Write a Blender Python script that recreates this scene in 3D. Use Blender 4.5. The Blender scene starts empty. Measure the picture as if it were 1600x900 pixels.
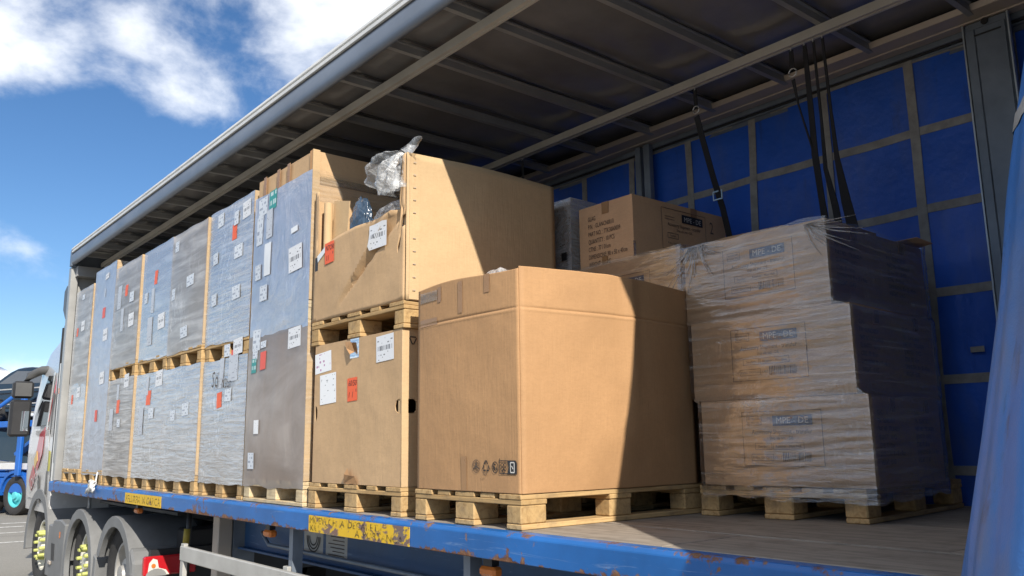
import bpy, bmesh, math, random
from mathutils import Vector, Matrix, noise
random.seed(7)
S = bpy.context.scene
COL = S.collection
R = math.radians
BED = 1.30                      # deck height above the ground; everything below is drawn with the deck at z = 0 and lifted at the end

# ---------------------------------------------------------------- camera, sky, sun, exposure
cam = bpy.data.cameras.new('camera')
cam.sensor_width = 36.0
cam.lens = 36.0 * 1311.7 / 1600.0
cam.clip_start = 0.05
cam.clip_end = 3000
camo = bpy.data.objects.new('camera', cam)
COL.objects.link(camo)
_y, _p, _r = R(39.749), R(10.486), R(-0.794)
_f = Vector((math.sin(_y) * math.cos(_p), math.cos(_y) * math.cos(_p), math.sin(_p)))
_ri = Vector((math.cos(_y), -math.sin(_y), 0))
_u = _ri.cross(_f)
_r2 = math.cos(_r) * _ri + math.sin(_r) * _u
_u2 = -math.sin(_r) * _ri + math.cos(_r) * _u
camo.matrix_world = Matrix(((_r2.x, _u2.x, -_f.x, -2.317), (_r2.y, _u2.y, -_f.y, -2.744), (_r2.z, _u2.z, -_f.z, 0.355 + BED), (0, 0, 0, 1)))
S.camera = camo

SUN_DIR = Vector((-0.300, -0.954, 0.675)).normalized()        # towards the sun
sun = bpy.data.lights.new('sun', 'SUN')
sun.energy = 3.45
sun.angle = R(0.55)
sun.color = (1.0, 0.93, 0.82)
suno = bpy.data.objects.new('sun', sun)
COL.objects.link(suno)
suno.rotation_euler = SUN_DIR.to_track_quat('Z', 'Y').to_euler()

W = bpy.data.worlds.new('World')
S.world = W
W.use_nodes = True
wn, wl = W.node_tree.nodes, W.node_tree.links
wn.clear()
def wnode(t, **k):
    n = wn.new(t)
    for a, b in k.items():
        setattr(n, a, b)
    return n
sky = wnode('ShaderNodeTexSky', sky_type='NISHITA', sun_disc=False)
sky.sun_elevation = math.asin(SUN_DIR.z)
sky.sun_rotation = math.atan2(SUN_DIR.x, SUN_DIR.y)
sky.altitude = 900
sky.air_density, sky.dust_density, sky.ozone_density = 1.0, 0.25, 2.5
bg_sky = wnode('ShaderNodeBackground')
bg_sky.inputs['Strength'].default_value = 0.15
hs = wnode('ShaderNodeHueSaturation')
hs.inputs['Saturation'].default_value = 1.20
hs.inputs['Value'].default_value = 0.44
hs.inputs['Hue'].default_value = 0.503
wl.new(sky.outputs[0], hs.inputs['Color'])
wl.new(hs.outputs[0], bg_sky.inputs['Color'])
tc = wnode('ShaderNodeTexCoord')
sep = wnode('ShaderNodeSeparateXYZ')
wl.new(tc.outputs['Generated'], sep.inputs[0])
def wmath(op, a, b=None, c=None):
    n = wnode('ShaderNodeMath', operation=op)
    for i, v in enumerate((a, b, c)):
        if v is None:
            continue
        if isinstance(v, (int, float)):
            n.inputs[i].default_value = v
        else:
            wl.new(v, n.inputs[i])
    return n.outputs[0]
comb = wnode('ShaderNodeMapping')
wl.new(tc.outputs['Generated'], comb.inputs[0])
comb.inputs['Scale'].default_value = (1.0, 1.0, 1.55)
comb.inputs['Location'].default_value = (31.0, 3.1, 0.4)
comb.inputs['Rotation'].default_value = (0, 0, R(-8))
def wnoise(scale, detail, rough, dist=0.0):
    n = wnode('ShaderNodeTexNoise')
    n.inputs['Scale'].default_value = scale
    n.inputs['Detail'].default_value = detail
    n.inputs['Roughness'].default_value = rough
    n.inputs['Distortion'].default_value = dist
    wl.new(comb.outputs[0], n.inputs['Vector'])
    return n.outputs['Fac']
big = wnoise(2.6, 2.0, 0.5)
fine = wnoise(6.5, 9.0, 0.58, 0.15)
den_c = wmath('ADD', wmath('MULTIPLY', big, 0.62), wmath('MULTIPLY', fine, 0.38))
# broken cloud overhead and a bank along the horizon, a clear belt between
high = wnode('ShaderNodeMapRange'); high.interpolation_type = 'SMOOTHSTEP'
wl.new(sep.outputs['Z'], high.inputs[0]); high.inputs[1].default_value = 0.27; high.inputs[2].default_value = 0.43
high.inputs[3].default_value = -0.12; high.inputs[4].default_value = 0.05
low = wnode('ShaderNodeMapRange'); low.interpolation_type = 'SMOOTHSTEP'
wl.new(sep.outputs['Z'], low.inputs[0]); low.inputs[1].default_value = 0.04; low.inputs[2].default_value = 0.15
low.inputs[3].default_value = 0.24; low.inputs[4].default_value = 0.0
dsum = wmath('ADD', wmath('ADD', den_c, high.outputs[0]), low.outputs[0])
cov = wnode('ShaderNodeMapRange'); cov.interpolation_type = 'SMOOTHSTEP'
wl.new(dsum, cov.inputs[0]); cov.inputs[1].default_value = 0.465; cov.inputs[2].default_value = 0.60
bg_c = wnode('ShaderNodeBackground')
shade = wnode('ShaderNodeValToRGB')
shade.color_ramp.elements[0].position = 0.42; shade.color_ramp.elements[0].color = (1.0, 1.0, 1.0, 1)
shade.color_ramp.elements[1].position = 0.78; shade.color_ramp.elements[1].color = (0.60, 0.67, 0.78, 1)
wl.new(dsum, shade.inputs[0])
wl.new(shade.outputs[0], bg_c.inputs['Color'])
bg_c.inputs['Strength'].default_value = 0.74
mixw = wnode('ShaderNodeMixShader')
wl.new(wmath('MULTIPLY', cov.outputs[0], 0.96), mixw.inputs[0])
wl.new(bg_sky.outputs[0], mixw.inputs[1])
wl.new(bg_c.outputs[0], mixw.inputs[2])
wo = wnode('ShaderNodeOutputWorld')
wl.new(mixw.outputs[0], wo.inputs[0])

S.view_settings.view_transform = 'Standard'
S.view_settings.look = 'None'
S.view_settings.gamma = 1.0
S.view_settings.use_curve_mapping = False
S.view_settings.exposure = 0.97
S.render.engine = 'CYCLES'
S.cycles.use_denoising = True
S.cycles.max_bounces = 10
S.cycles.diffuse_bounces = 6
S.cycles.glossy_bounces = 4
S.cycles.transparent_max_bounces = 24
S.cycles.caustics_reflective = False
S.cycles.caustics_refractive = False
S.cycles.sample_clamp_indirect = 4.0

# ---------------------------------------------------------------- helpers
WOFF = {}

def link(o, parent=None):
    COL.objects.link(o)
    if parent is not None:
        o.parent = parent
        po = WOFF.get(parent.name, Vector((0, 0, 0)))
        o.location = -po
        WOFF[o.name] = Vector((0, 0, 0))
    return o

def tag(o, label=None, cat=None, group=None, kind=None):
    if label: o['label'] = label
    if cat: o['category'] = cat
    if group: o['group'] = group
    if kind: o['kind'] = kind
    return o

def thing(name, loc, label, cat, group=None, rz=0.0):
    o = bpy.data.objects.new(name, None)
    o.empty_display_size = 0.1
    COL.objects.link(o)
    o.location = loc
    o.rotation_euler.z = rz
    WOFF[o.name] = Vector(loc)
    return tag(o, label, cat, group)

def copy_tree(o, parent=None):
    c = o.copy()
    COL.objects.link(c)
    if parent is not None:
        c.parent = parent
    for ch in list(o.children):
        copy_tree(ch, c)
    return c

class MB:
    """collects faces of one mesh"""
    def __init__(s):
        s.v, s.f, s.m, s.uv = [], [], [], {}
    def face(s, pts, mi=0, uv=None):
        b = len(s.v)
        s.v += [tuple(p) for p in pts]
        s.f.append(tuple(range(b, b + len(pts))))
        s.m.append(mi)
        if uv: s.uv[len(s.f) - 1] = uv
    def raw(s, vs, fs, mi=0):
        b = len(s.v)
        s.v += [tuple(p) for p in vs]
        for f in fs:
            s.f.append(tuple(i + b for i in f)); s.m.append(mi)
    def box(s, x0, x1, y0, y1, z0, z1, mi=0, M=None):
        vs = [(x, y, z) for z in (z0, z1) for y in (y0, y1) for x in (x0, x1)]
        if M is not None: vs = [tuple(M @ Vector(v)) for v in vs]
        s.raw(vs, [(0, 2, 3, 1), (4, 5, 7, 6), (0, 1, 5, 4), (2, 6, 7, 3), (0, 4, 6, 2), (1, 3, 7, 5)], mi)
    def prism(s, prof, a0, a1, axis='y', mi=0):
        """closed profile; axis y: prof is (x, z); axis x: prof is (y, z); axis z: prof is (x, y)"""
        n = len(prof)
        def pt(p, a):
            return (p[0], a, p[1]) if axis == 'y' else (a, p[0], p[1]) if axis == 'x' else (p[0], p[1], a)
        vs = [pt(p, a0) for p in prof] + [pt(p, a1) for p in prof]
        fs = [(i, (i + 1) % n, n + (i + 1) % n, n + i) for i in range(n)]
        fs += [tuple(range(n))[::-1], tuple(range(n, 2 * n))]
        s.raw(vs, fs, mi)
    def cyl(s, c, r, h, axis='x', n=16, mi=0, r2=None):
        r2 = r if r2 is None else r2
        vs = []
        for k, (rr, t) in enumerate(((r, 0), (r2, h))):
            for i in range(n):
                a = 2 * math.pi * i / n
                p, q = rr * math.cos(a), rr * math.sin(a)
                vs.append((c[0] + t, c[1] + p, c[2] + q) if axis == 'x' else (c[0] + p, c[1] + t, c[2] + q) if axis == 'y' else (c[0] + p, c[1] + q, c[2] + t))
        fs = [(i, (i + 1) % n, n + (i + 1) % n, n + i) for i in range(n)] + [tuple(range(n))[::-1], tuple(range(n, 2 * n))]
        s.raw(vs, fs, mi)
    def lathe(s, c, prof, axis='x', n=32, mi=0, a0=0.0, a1=2 * math.pi):
        """prof: (radius, offset along axis)"""
        full = abs(a1 - a0 - 2 * math.pi) < 1e-4
        m = n if full else n + 1
        vs = []
        for (rr, t) in prof:
            for i in range(m):
                a = a0 + (a1 - a0) * i / n
                p, q = rr * math.cos(a), rr * math.sin(a)
                vs.append((c[0] + t, c[1] + p, c[2] + q) if axis == 'x' else (c[0] + p, c[1] + t, c[2] + q))
        fs = []
        for j in range(len(prof) - 1):
            for i in range(n):
                k = (i + 1) % m
                fs.append((j * m + i, j * m + k, (j + 1) * m + k, (j + 1) * m + i))
        s.raw(vs, fs, mi)
    def tube(s, path, r, n=8, mi=0):
        path = [Vector(p) for p in path]
        vs, fs = [], []
        for i, p in enumerate(path):
            d = (path[min(i + 1, len(path) - 1)] - path[max(i - 1, 0)]).normalized()
            a = d.cross(Vector((0, 0, 1)) if abs(d.z) < 0.9 else Vector((1, 0, 0))).normalized()
            b = d.cross(a)
            rr = r[i] if isinstance(r, (list, tuple)) else r
            for k in range(n):
                t = 2 * math.pi * k / n
                vs.append(tuple(p + a * rr * math.cos(t) + b * rr * math.sin(t)))
        for i in range(len(path) - 1):
            for k in range(n):
                l = (k + 1) % n
                fs.append((i * n + k, i * n + l, (i + 1) * n + l, (i + 1) * n + k))
        fs += [tuple(range(n)), tuple(range((len(path) - 1) * n, len(path) * n))[::-1]]
        s.raw(vs, fs, mi)
    def ribbon(s, path, w, wd, th=0.003, mi=0):
        """flat strap along a path, width vector direction wd"""
        path = [Vector(p) for p in path]; wd = Vector(wd).normalized()
        vs, fs = [], []
        for i, p in enumerate(path):
            d = (path[min(i + 1, len(path) - 1)] - path[max(i - 1, 0)]).normalized()
            ww = w[i] if isinstance(w, (list, tuple)) else w
            nrm = d.cross(wd).normalized()
            for sx, sn in ((-1, -1), (1, -1), (1, 1), (-1, 1)):
                vs.append(tuple(p + wd * ww / 2 * sx + nrm * th / 2 * sn))
        for i in range(len(path) - 1):
            for k in range(4):
                l = (k + 1) % 4
                fs.append((i * 4 + k, i * 4 + l, (i + 1) * 4 + l, (i + 1) * 4 + k))
        fs += [(0, 1, 2, 3), tuple(range((len(path) - 1) * 4, len(path) * 4))[::-1]]
        s.raw(vs, fs, mi)
    def grid(s, fn, nu, nv, mi=0, uv=False):
        vs = [fn(i / nu, j / nv) for j in range(nv + 1) for i in range(nu + 1)]
        b = len(s.f)
        s.raw(vs, [(j * (nu + 1) + i, j * (nu + 1) + i + 1, (j + 1) * (nu + 1) + i + 1, (j + 1) * (nu + 1) + i) for j in range(nv) for i in range(nu)], mi)
        if uv:
            k = b
            for j in range(nv):
                for i in range(nu):
                    s.uv[k] = [(i / nu, j / nv), ((i + 1) / nu, j / nv), ((i + 1) / nu, (j + 1) / nv), (i / nu, (j + 1) / nv)]
                    k += 1
    def mesh(s, name, mats, bevel=0.0, smooth=False, merge=True, fix=True):
        me = bpy.data.meshes.new(name)
        me.from_pydata(s.v, [], s.f)
        for p, mi in zip(me.polygons, s.m): p.material_index = mi
        if s.uv:
            ul = me.uv_layers.new(name='UVMap')
            for fi, uvs in s.uv.items():
                for li, t in zip(me.polygons[fi].loop_indices, uvs): ul.data[li].uv = t
        bm = bmesh.new(); bm.from_mesh(me)
        if merge: bmesh.ops.remove_doubles(bm, verts=bm.verts, dist=1e-5)
        if fix: bmesh.ops.recalc_face_normals(bm, faces=bm.faces)
        if bevel > 0:
            es = [e for e in bm.edges if len(e.link_faces) == 2 and e.calc_face_angle(0) > 0.5]
            bmesh.ops.bevel(bm, geom=es, offset=bevel, segments=1, affect='EDGES', clamp_overlap=True)
        bm.to_mesh(me); bm.free()
        if smooth is True:
            for p in me.polygons: p.use_smooth = True
        for m in (mats if isinstance(mats, (list, tuple)) else [mats]): me.materials.append(m)
        if smooth == 'auto':
            for p in me.polygons: p.use_smooth = True
            me.set_sharp_from_angle(angle=R(38))
        return me
    def build(s, name, mats, parent=None, bevel=0.0, smooth=False, merge=True, fix=True):
        return link(bpy.data.objects.new(name, s.mesh(name, mats, bevel, smooth, merge, fix)), parent)

def part_box(name, mat, parent, x0, x1, y0, y1, z0, z1, bevel=0.0):
    m = MB(); m.box(x0, x1, y0, y1, z0, z1)
    return m.build(name, mat, parent, bevel)

def flat_mesh(name, loops, th, to3d, mat):
    """filled polygon with holes (first loop outside, the rest holes), given thickness, mapped by to3d(u, v, t)"""
    cu = bpy.data.curves.new('tmp', 'CURVE'); cu.dimensions = '2D'; cu.fill_mode = 'BOTH'; cu.extrude = th / 2
    for lp in loops:
        sp = cu.splines.new('POLY'); sp.points.add(len(lp) - 1); sp.use_cyclic_u = True
        for p, q in zip(sp.points, lp): p.co = (q[0], q[1], 0, 1)
    ob = bpy.data.objects.new('tmp', cu)
    me = bpy.data.meshes.new_from_object(ob)
    bpy.data.objects.remove(ob); bpy.data.curves.remove(cu)
    for v in me.vertices: v.co = to3d(v.co.x, v.co.y, v.co.z + th / 2)
    bm = bmesh.new(); bm.from_mesh(me)
    bmesh.ops.remove_doubles(bm, verts=bm.verts, dist=1e-5)
    bmesh.ops.recalc_face_normals(bm, faces=bm.faces); bm.to_mesh(me); bm.free()
    me.name = name
    me.materials.clear(); me.materials.append(mat)
    return me

def text_part(name, body, parent, origin, ux, uz, size, mat, align='LEFT', squeeze=1.0, shear=0.0, space=1.0):
    """flat lettering whose baseline runs along ux and whose letters rise along uz"""
    cu = bpy.data.curves.new(name, 'FONT'); cu.body = body; cu.size = size; cu.align_x = align; cu.shear = shear
    cu.space_character = space; cu.resolution_u = 2; cu.space_line = 0.95
    ob = bpy.data.objects.new('tmp', cu)
    me = bpy.data.meshes.new_from_object(ob); me.name = name
    bpy.data.objects.remove(ob); bpy.data.curves.remove(cu)
    me.materials.clear(); me.materials.append(mat)
    o = bpy.data.objects.new(name, me)
    COL.objects.link(o)
    X = Vector(ux).normalized(); Y = Vector(uz).normalized(); Z = X.cross(Y)
    M = Matrix((X * squeeze, Y, Z)).transposed().to_4x4()
    o.parent = parent
    M.translation = Vector(origin) - WOFF.get(parent.name, Vector((0, 0, 0)))
    o.matrix_local = M
    return o

# ---------------------------------------------------------------- materials
def nt(name):
    m = bpy.data.materials.new(name); m.use_nodes = True
    t = m.node_tree; t.nodes.clear()
    return m, t
class NB:
    def __init__(s, name):
        s.m, s.t = nt(name)
        s.out = s.n('ShaderNodeOutputMaterial')
        s.tc = s.n('ShaderNodeTexCoord')
    def n(s, typ, **k):
        x = s.t.nodes.new(typ)
        for a, b in k.items(): setattr(x, a, b)
        return x
    def l(s, a, b): s.t.links.new(a, b)
    def set(s, inp, v):
        if isinstance(v, bpy.types.NodeSocket): s.l(v, inp)
        elif isinstance(v, (tuple, list)): inp.default_value = tuple(v) + ((1,) if len(v) == 3 and inp.type == 'RGBA' else ())
        else: inp.default_value = v
    def math(s, op, a, b=0.0, clamp=False):
        x = s.n('ShaderNodeMath', operation=op, use_clamp=clamp); s.set(x.inputs[0], a); s.set(x.inputs[1], b); return x.outputs[0]
    def coords(s, kind='Object', scale=(1, 1, 1), loc=(0, 0, 0)):
        mp = s.n('ShaderNodeMapping'); s.l(s.tc.outputs[kind], mp.inputs[0])
        mp.inputs['Scale'].default_value = scale; mp.inputs['Location'].default_value = loc
        return mp.outputs[0]
    def noise(s, vec, scale=1.0, detail=4.0, rough=0.55, dist=0.0):
        x = s.n('ShaderNodeTexNoise'); s.l(vec, x.inputs['Vector'])
        x.inputs['Scale'].default_value = scale; x.inputs['Detail'].default_value = detail
        x.inputs['Roughness'].default_value = rough; x.inputs['Distortion'].default_value = dist
        return x.outputs['Fac']
    def ramp(s, fac, stops):
        x = s.n('ShaderNodeValToRGB'); s.l(fac, x.inputs[0]); e = x.color_ramp.elements
        while len(e) < len(stops): e.new(0.5)
        for el, (p, c) in zip(e, stops):
            el.position = p; el.color = (*c, 1) if isinstance(c, (tuple, list)) else (c, c, c, 1)
        return x.outputs[0]
    def mix(s, fac, a, b, blend='MIX'):
        x = s.n('ShaderNodeMix', data_type='RGBA', blend_type=blend)
        s.set(x.inputs[0], fac); s.set(x.inputs[6], a); s.set(x.inputs[7], b); return x.outputs[2]
    def rand(s):
        return s.n('ShaderNodeObjectInfo').outputs['Random']
    def bump(s, h, strength=0.3, dist=0.01):
        x = s.n('ShaderNodeBump'); s.l(h, x.inputs['Height']); x.inputs['Strength'].default_value = strength
        x.inputs['Distance'].default_value = dist; return x.outputs[0]
    def bsdf(s, color, rough=0.6, metal=0.0, normal=None, **k):
        x = s.n('ShaderNodeBsdfPrincipled'); s.set(x.inputs['Base Color'], color); s.set(x.inputs['Roughness'], rough)
        s.set(x.inputs['Metallic'], metal)
        if normal is not None: s.l(normal, x.inputs['Normal'])
        for a, b in k.items(): s.set(x.inputs[a.replace('_', ' ')], b)
        return x.outputs[0]
    def done(s, sh):
        s.l(sh, s.out.inputs[0]); return s.m

def plain(name, col, rough=0.5, metal=0.0, var=0.12, scale=6.0, bump=0.0, **k):
    b = NB(name)
    f = b.noise(b.coords(), scale, 6, 0.6)
    c = b.mix(b.ramp(f, [(0.3, 0.0), (0.7, 1.0)]), tuple(x * (1 - var) for x in col), tuple(min(1, x * (1 + var)) for x in col))
    nr = b.bump(b.noise(b.coords(), scale * 12, 4), bump, 0.004) if bump else None
    r = b.math('ADD', b.math('MULTIPLY', b.math('SUBTRACT', f, 0.5), 0.25), rough, True)
    return b.done(b.bsdf(c, r, metal, nr, **k))

def cardboard(name, col, seed=0.0, flute=1.0):
    b = NB(name)
    big = b.noise(b.coords(loc=(seed, seed, 0)), 2.2, 3, 0.5)
    mid = b.noise(b.coords(scale=(1, 1, 2.2), loc=(seed, 2, seed)), 9, 5, 0.6)
    fib = b.noise(b.coords(scale=(1, 1, 3.4), loc=(seed, 0, 0)), 34, 5, 0.68)
    spk = b.noise(b.coords(loc=(0, seed, 0)), 150, 3, 0.7)
    d = tuple(x * 0.88 for x in col); l = tuple(min(1, x * 1.09) for x in col)
    c = b.mix(b.ramp(big, [(0.3, 0.0), (0.7, 1.0)]), d, l)
    c = b.mix(b.math('MULTIPLY', b.ramp(mid, [(0.40, 0.0), (0.75, 1.0)]), 0.16), c, tuple(x * 0.70 for x in col))
    c = b.mix(b.math('MULTIPLY', b.ramp(fib, [(0.40, 0.0), (0.72, 1.0)]), 0.30), c, tuple(x * 0.70 for x in col))
    c = b.mix(b.math('MULTIPLY', b.ramp(spk, [(0.52, 0.0), (0.8, 1.0)]), 0.30), c, tuple(x * 0.55 for x in col))
    scu = b.noise(b.coords(scale=(2.5, 2.5, 1.0), loc=(seed * 3, 0, 1)), 5, 7, 0.75, 1.2)
    c = b.mix(b.math('MULTIPLY', b.ramp(scu, [(0.64, 0.0), (0.72, 1.0)]), 0.28), c, tuple(min(1, x * 1.35) for x in col))
    c = b.mix(b.math('MULTIPLY', b.rand(), 0.10), c, tuple(x * 0.75 for x in col))
    h = b.math('ADD', b.math('MULTIPLY', big, 1.4), b.math('MULTIPLY', b.noise(b.coords(scale=(1, 1, 0.10)), 90 * flute, 2, 0.5), 0.16))
    h = b.math('ADD', h, b.math('MULTIPLY', b.noise(b.coords(loc=(seed, 0, 5)), 7, 3, 0.5), 0.5))
    return b.done(b.bsdf(c, 0.72, 0, b.bump(h, 0.40, 0.02), Specular_IOR_Level=0.3))

def wood(name, col, dark, grain=(1.2, 22, 22), rnd=0.35, knots=True):
    b = NB(name)
    ri = b.rand()
    off = b.n('ShaderNodeCombineXYZ'); b.l(b.math('MULTIPLY', ri, 37.0), off.inputs[0]); b.l(b.math('MULTIPLY', ri, 91.0), off.inputs[1])
    vm = b.n('ShaderNodeVectorMath', operation='ADD'); b.l(b.coords(scale=grain), vm.inputs[0]); b.l(off.outputs[0], vm.inputs[1])
    g = b.noise(vm.outputs[0], 2.0, 6, 0.65, 0.6)
    c = b.ramp(g, [(0.30, dark), (0.52, col), (0.75, tuple(min(1, x * 1.15) for x in col))])
    c = b.mix(b.math('MULTIPLY', ri, rnd), c, tuple(x * 0.62 for x in dark))
    dirt = b.noise(b.coords(), 9, 5, 0.6)
    c = b.mix(b.math('MULTIPLY', b.ramp(dirt, [(0.50, 0.0), (0.78, 1.0)]), 0.6), c, (0.12, 0.10, 0.08))
    return b.done(b.bsdf(c, 0.75, 0, b.bump(g, 0.45, 0.004), Specular_IOR_Level=0.25))

def film(name, tint, cov, rough, streak=(3, 3, 55), seed=0.0, bump=0.5, spec=0.6, thin=False, lo=0.25, big=0.35, sheen=0.8, refl=0.0, crease=0.0, band=(0.38, 0.66)):
    """stretch film: partly see-through, streaked along its winding"""
    b = NB(name)
    st = b.noise(b.coords(scale=streak, loc=(seed, seed * 1.7, seed * 0.3)), 1.0, 5, 0.55, 0.8)
    bg = b.noise(b.coords(loc=(seed, 0, seed)), 1.7, 4, 0.55)
    fac = b.math('ADD', b.math('MULTIPLY', b.ramp(st, [(band[0], 0.0), (band[1], 1.0)]), cov - lo if cov > lo else 0.0), lo)
    fac = b.math('ADD', fac, b.math('MULTIPLY', b.math('SUBTRACT', bg, 0.5), big), True)
    wr = b.noise(b.coords(scale=(streak[0] * 2.2, streak[1] * 2.2, streak[2] * 0.45), loc=(0, seed, 0)), 1.0, 5, 0.6, 1.5)
    h = b.math('ADD', b.math('MULTIPLY', st, 0.6), b.math('MULTIPLY', wr, 1.0))
    h = b.math('ADD', h, b.math('MULTIPLY', b.noise(b.coords(scale=(2.2, 2.2, 0.7), loc=(seed, 4, 0)), 1.6, 3, 0.5, 0.6), 1.0))
    nr = b.bump(h, bump, 0.02)
    tc_ = b.ramp(b.math('ADD', b.math('MULTIPLY', st, 0.65), b.math('MULTIPLY', wr, 0.35)), [(0.32, tuple(x * 0.86 for x in tint)), (0.52, tint), (0.70, tuple(min(1, x * 1.3) for x in tint))])
    if crease > 0:
        cn = b.noise(b.coords(scale=(5, 5, 1.1), loc=(seed, 0, seed)), 1.3, 6, 0.62, 2.2)
        cr = b.math('MULTIPLY', b.ramp(cn, [(0.485, 0.0), (0.50, 1.0), (0.515, 0.0)]), b.math('MULTIPLY', b.ramp(b.noise(b.coords(loc=(0, seed, 0)), 2.3, 3, 0.5), [(0.48, 0.0), (0.60, 1.0)]), crease))
        tc_ = b.mix(cr, tc_, (0.82, 0.83, 0.85)); fac = b.math('ADD', fac, cr, True)  # glints painted in: crease lines turned whiter and more opaque
    pr = b.bsdf(tc_, rough, 0, nr, Specular_IOR_Level=spec)
    tr = b.n('ShaderNodeBsdfTransparent'); tr.inputs[0].default_value = (0.96, 0.97, 0.98, 1)
    mx = b.n('ShaderNodeMixShader'); b.l(fac, mx.inputs[0]); b.l(tr.outputs[0], mx.inputs[1]); b.l(pr, mx.inputs[2])
    # sheen of the film itself
    gl = b.n('ShaderNodeBsdfGlossy'); gl.inputs['Roughness'].default_value = rough * 0.7; b.l(nr, gl.inputs['Normal']); gl.inputs[0].default_value = (0.9, 0.92, 0.95, 1)
    fr = b.n('ShaderNodeFresnel'); fr.inputs[0].default_value = 1.35; b.l(nr, fr.inputs['Normal'])
    m2 = b.n('ShaderNodeMixShader'); b.l(b.math('ADD', b.math('MULTIPLY', fr.outputs[0], sheen), refl, True), m2.inputs[0]); b.l(mx.outputs[0], m2.inputs[1]); b.l(gl.outputs[0], m2.inputs[2])
    return b.done(m2.outputs[0])

def crumple_film(name, tint=(0.90, 0.92, 0.94), base=0.24):
    b = NB(name)
    f = b.noise(b.coords(), 16, 5, 0.6, 1.6)
    cre = b.ramp(f, [(0.45, 0.0), (0.50, 1.0), (0.55, 0.0)])
    nr = b.bump(f, 0.6, 0.02)
    pr = b.bsdf(tint, 0.2, 0, nr, Specular_IOR_Level=0.6)
    tr = b.n('ShaderNodeBsdfTransparent')
    mx = b.n('ShaderNodeMixShader'); b.l(b.math('ADD', b.math('MULTIPLY', cre, 0.22), base, True), mx.inputs[0]); b.l(tr.outputs[0], mx.inputs[1]); b.l(pr, mx.inputs[2])
    gl = b.n('ShaderNodeBsdfGlossy'); gl.inputs['Roughness'].default_value = 0.12; b.l(nr, gl.inputs['Normal'])
    fr = b.n('ShaderNodeFresnel'); fr.inputs[0].default_value = 1.25; b.l(nr, fr.inputs['Normal'])
    m2 = b.n('ShaderNodeMixShader'); b.l(b.math('MULTIPLY', fr.outputs[0], 0.6), m2.inputs[0]); b.l(mx.outputs[0], m2.inputs[1]); b.l(gl.outputs[0], m2.inputs[2])
    return b.done(m2.outputs[0])

def rusty_paint(name, col, rust_amt=0.5, edge=True, rough=0.38, zspan=(-0.125, 0.0)):
    b = NB(name)
    base_n = b.noise(b.coords(), 1.8, 5, 0.6)
    c = b.mix(b.ramp(base_n, [(0.3, 0.0), (0.7, 1.0)]), tuple(x * 0.75 for x in col), tuple(min(1, x * 1.2) for x in col))
    # scratches and chalky scuffs along the rail
    sc = b.noise(b.coords(scale=(30, 2.0, 40)), 1.0, 5, 0.7, 1.0)
    c = b.mix(b.math('MULTIPLY', b.ramp(sc, [(0.60, 0.0), (0.72, 1.0)]), 0.45), c, (0.30, 0.42, 0.60))
    fine = b.noise(b.coords(), 22, 8, 0.7, 0.4)
    blot = b.noise(b.coords(), 6.0, 3, 0.5)
    amt = b.math('ADD', b.math('MULTIPLY', fine, 0.6), b.math('MULTIPLY', blot, 0.55))
    if edge:
        sp = b.n('ShaderNodeSeparateXYZ'); b.l(b.tc.outputs['Object'], sp.inputs[0])
        lo = b.n('ShaderNodeMapRange'); b.l(sp.outputs[2], lo.inputs[0]); lo.inputs[1].default_value = zspan[0]; lo.inputs[2].default_value = zspan[0] + 0.035
        lo.inputs[3].default_value = 0.17; lo.inputs[4].default_value = 0.0
        hi = b.n('ShaderNodeMapRange'); b.l(sp.outputs[2], hi.inputs[0]); hi.inputs[1].default_value = zspan[1] - 0.03; hi.inputs[2].default_value = zspan[1]
        hi.inputs[3].default_value = 0.0; hi.inputs[4].default_value = 0.07
        amt = b.math('ADD', b.math('ADD', amt, lo.outputs[0]), hi.outputs[0])
    th = 0.83 - 0.12 * rust_amt
    rm = b.ramp(amt, [(th - 0.02, 0.0), (th + 0.025, 1.0)])
    rc = b.ramp(fine, [(0.35, (0.05, 0.022, 0.012)), (0.55, (0.17, 0.075, 0.035)), (0.7, (0.26, 0.17, 0.12))])
    c = b.mix(rm, c, rc)
    r = b.math('ADD', b.math('MULTIPLY', rm, 0.4), rough, True)
    h = b.math('ADD', b.math('MULTIPLY', rm, -0.5), b.math('MULTIPLY', fine, 0.3))
    return b.done(b.bsdf(c, r, 0, b.bump(h, 0.35, 0.006)))

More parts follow.
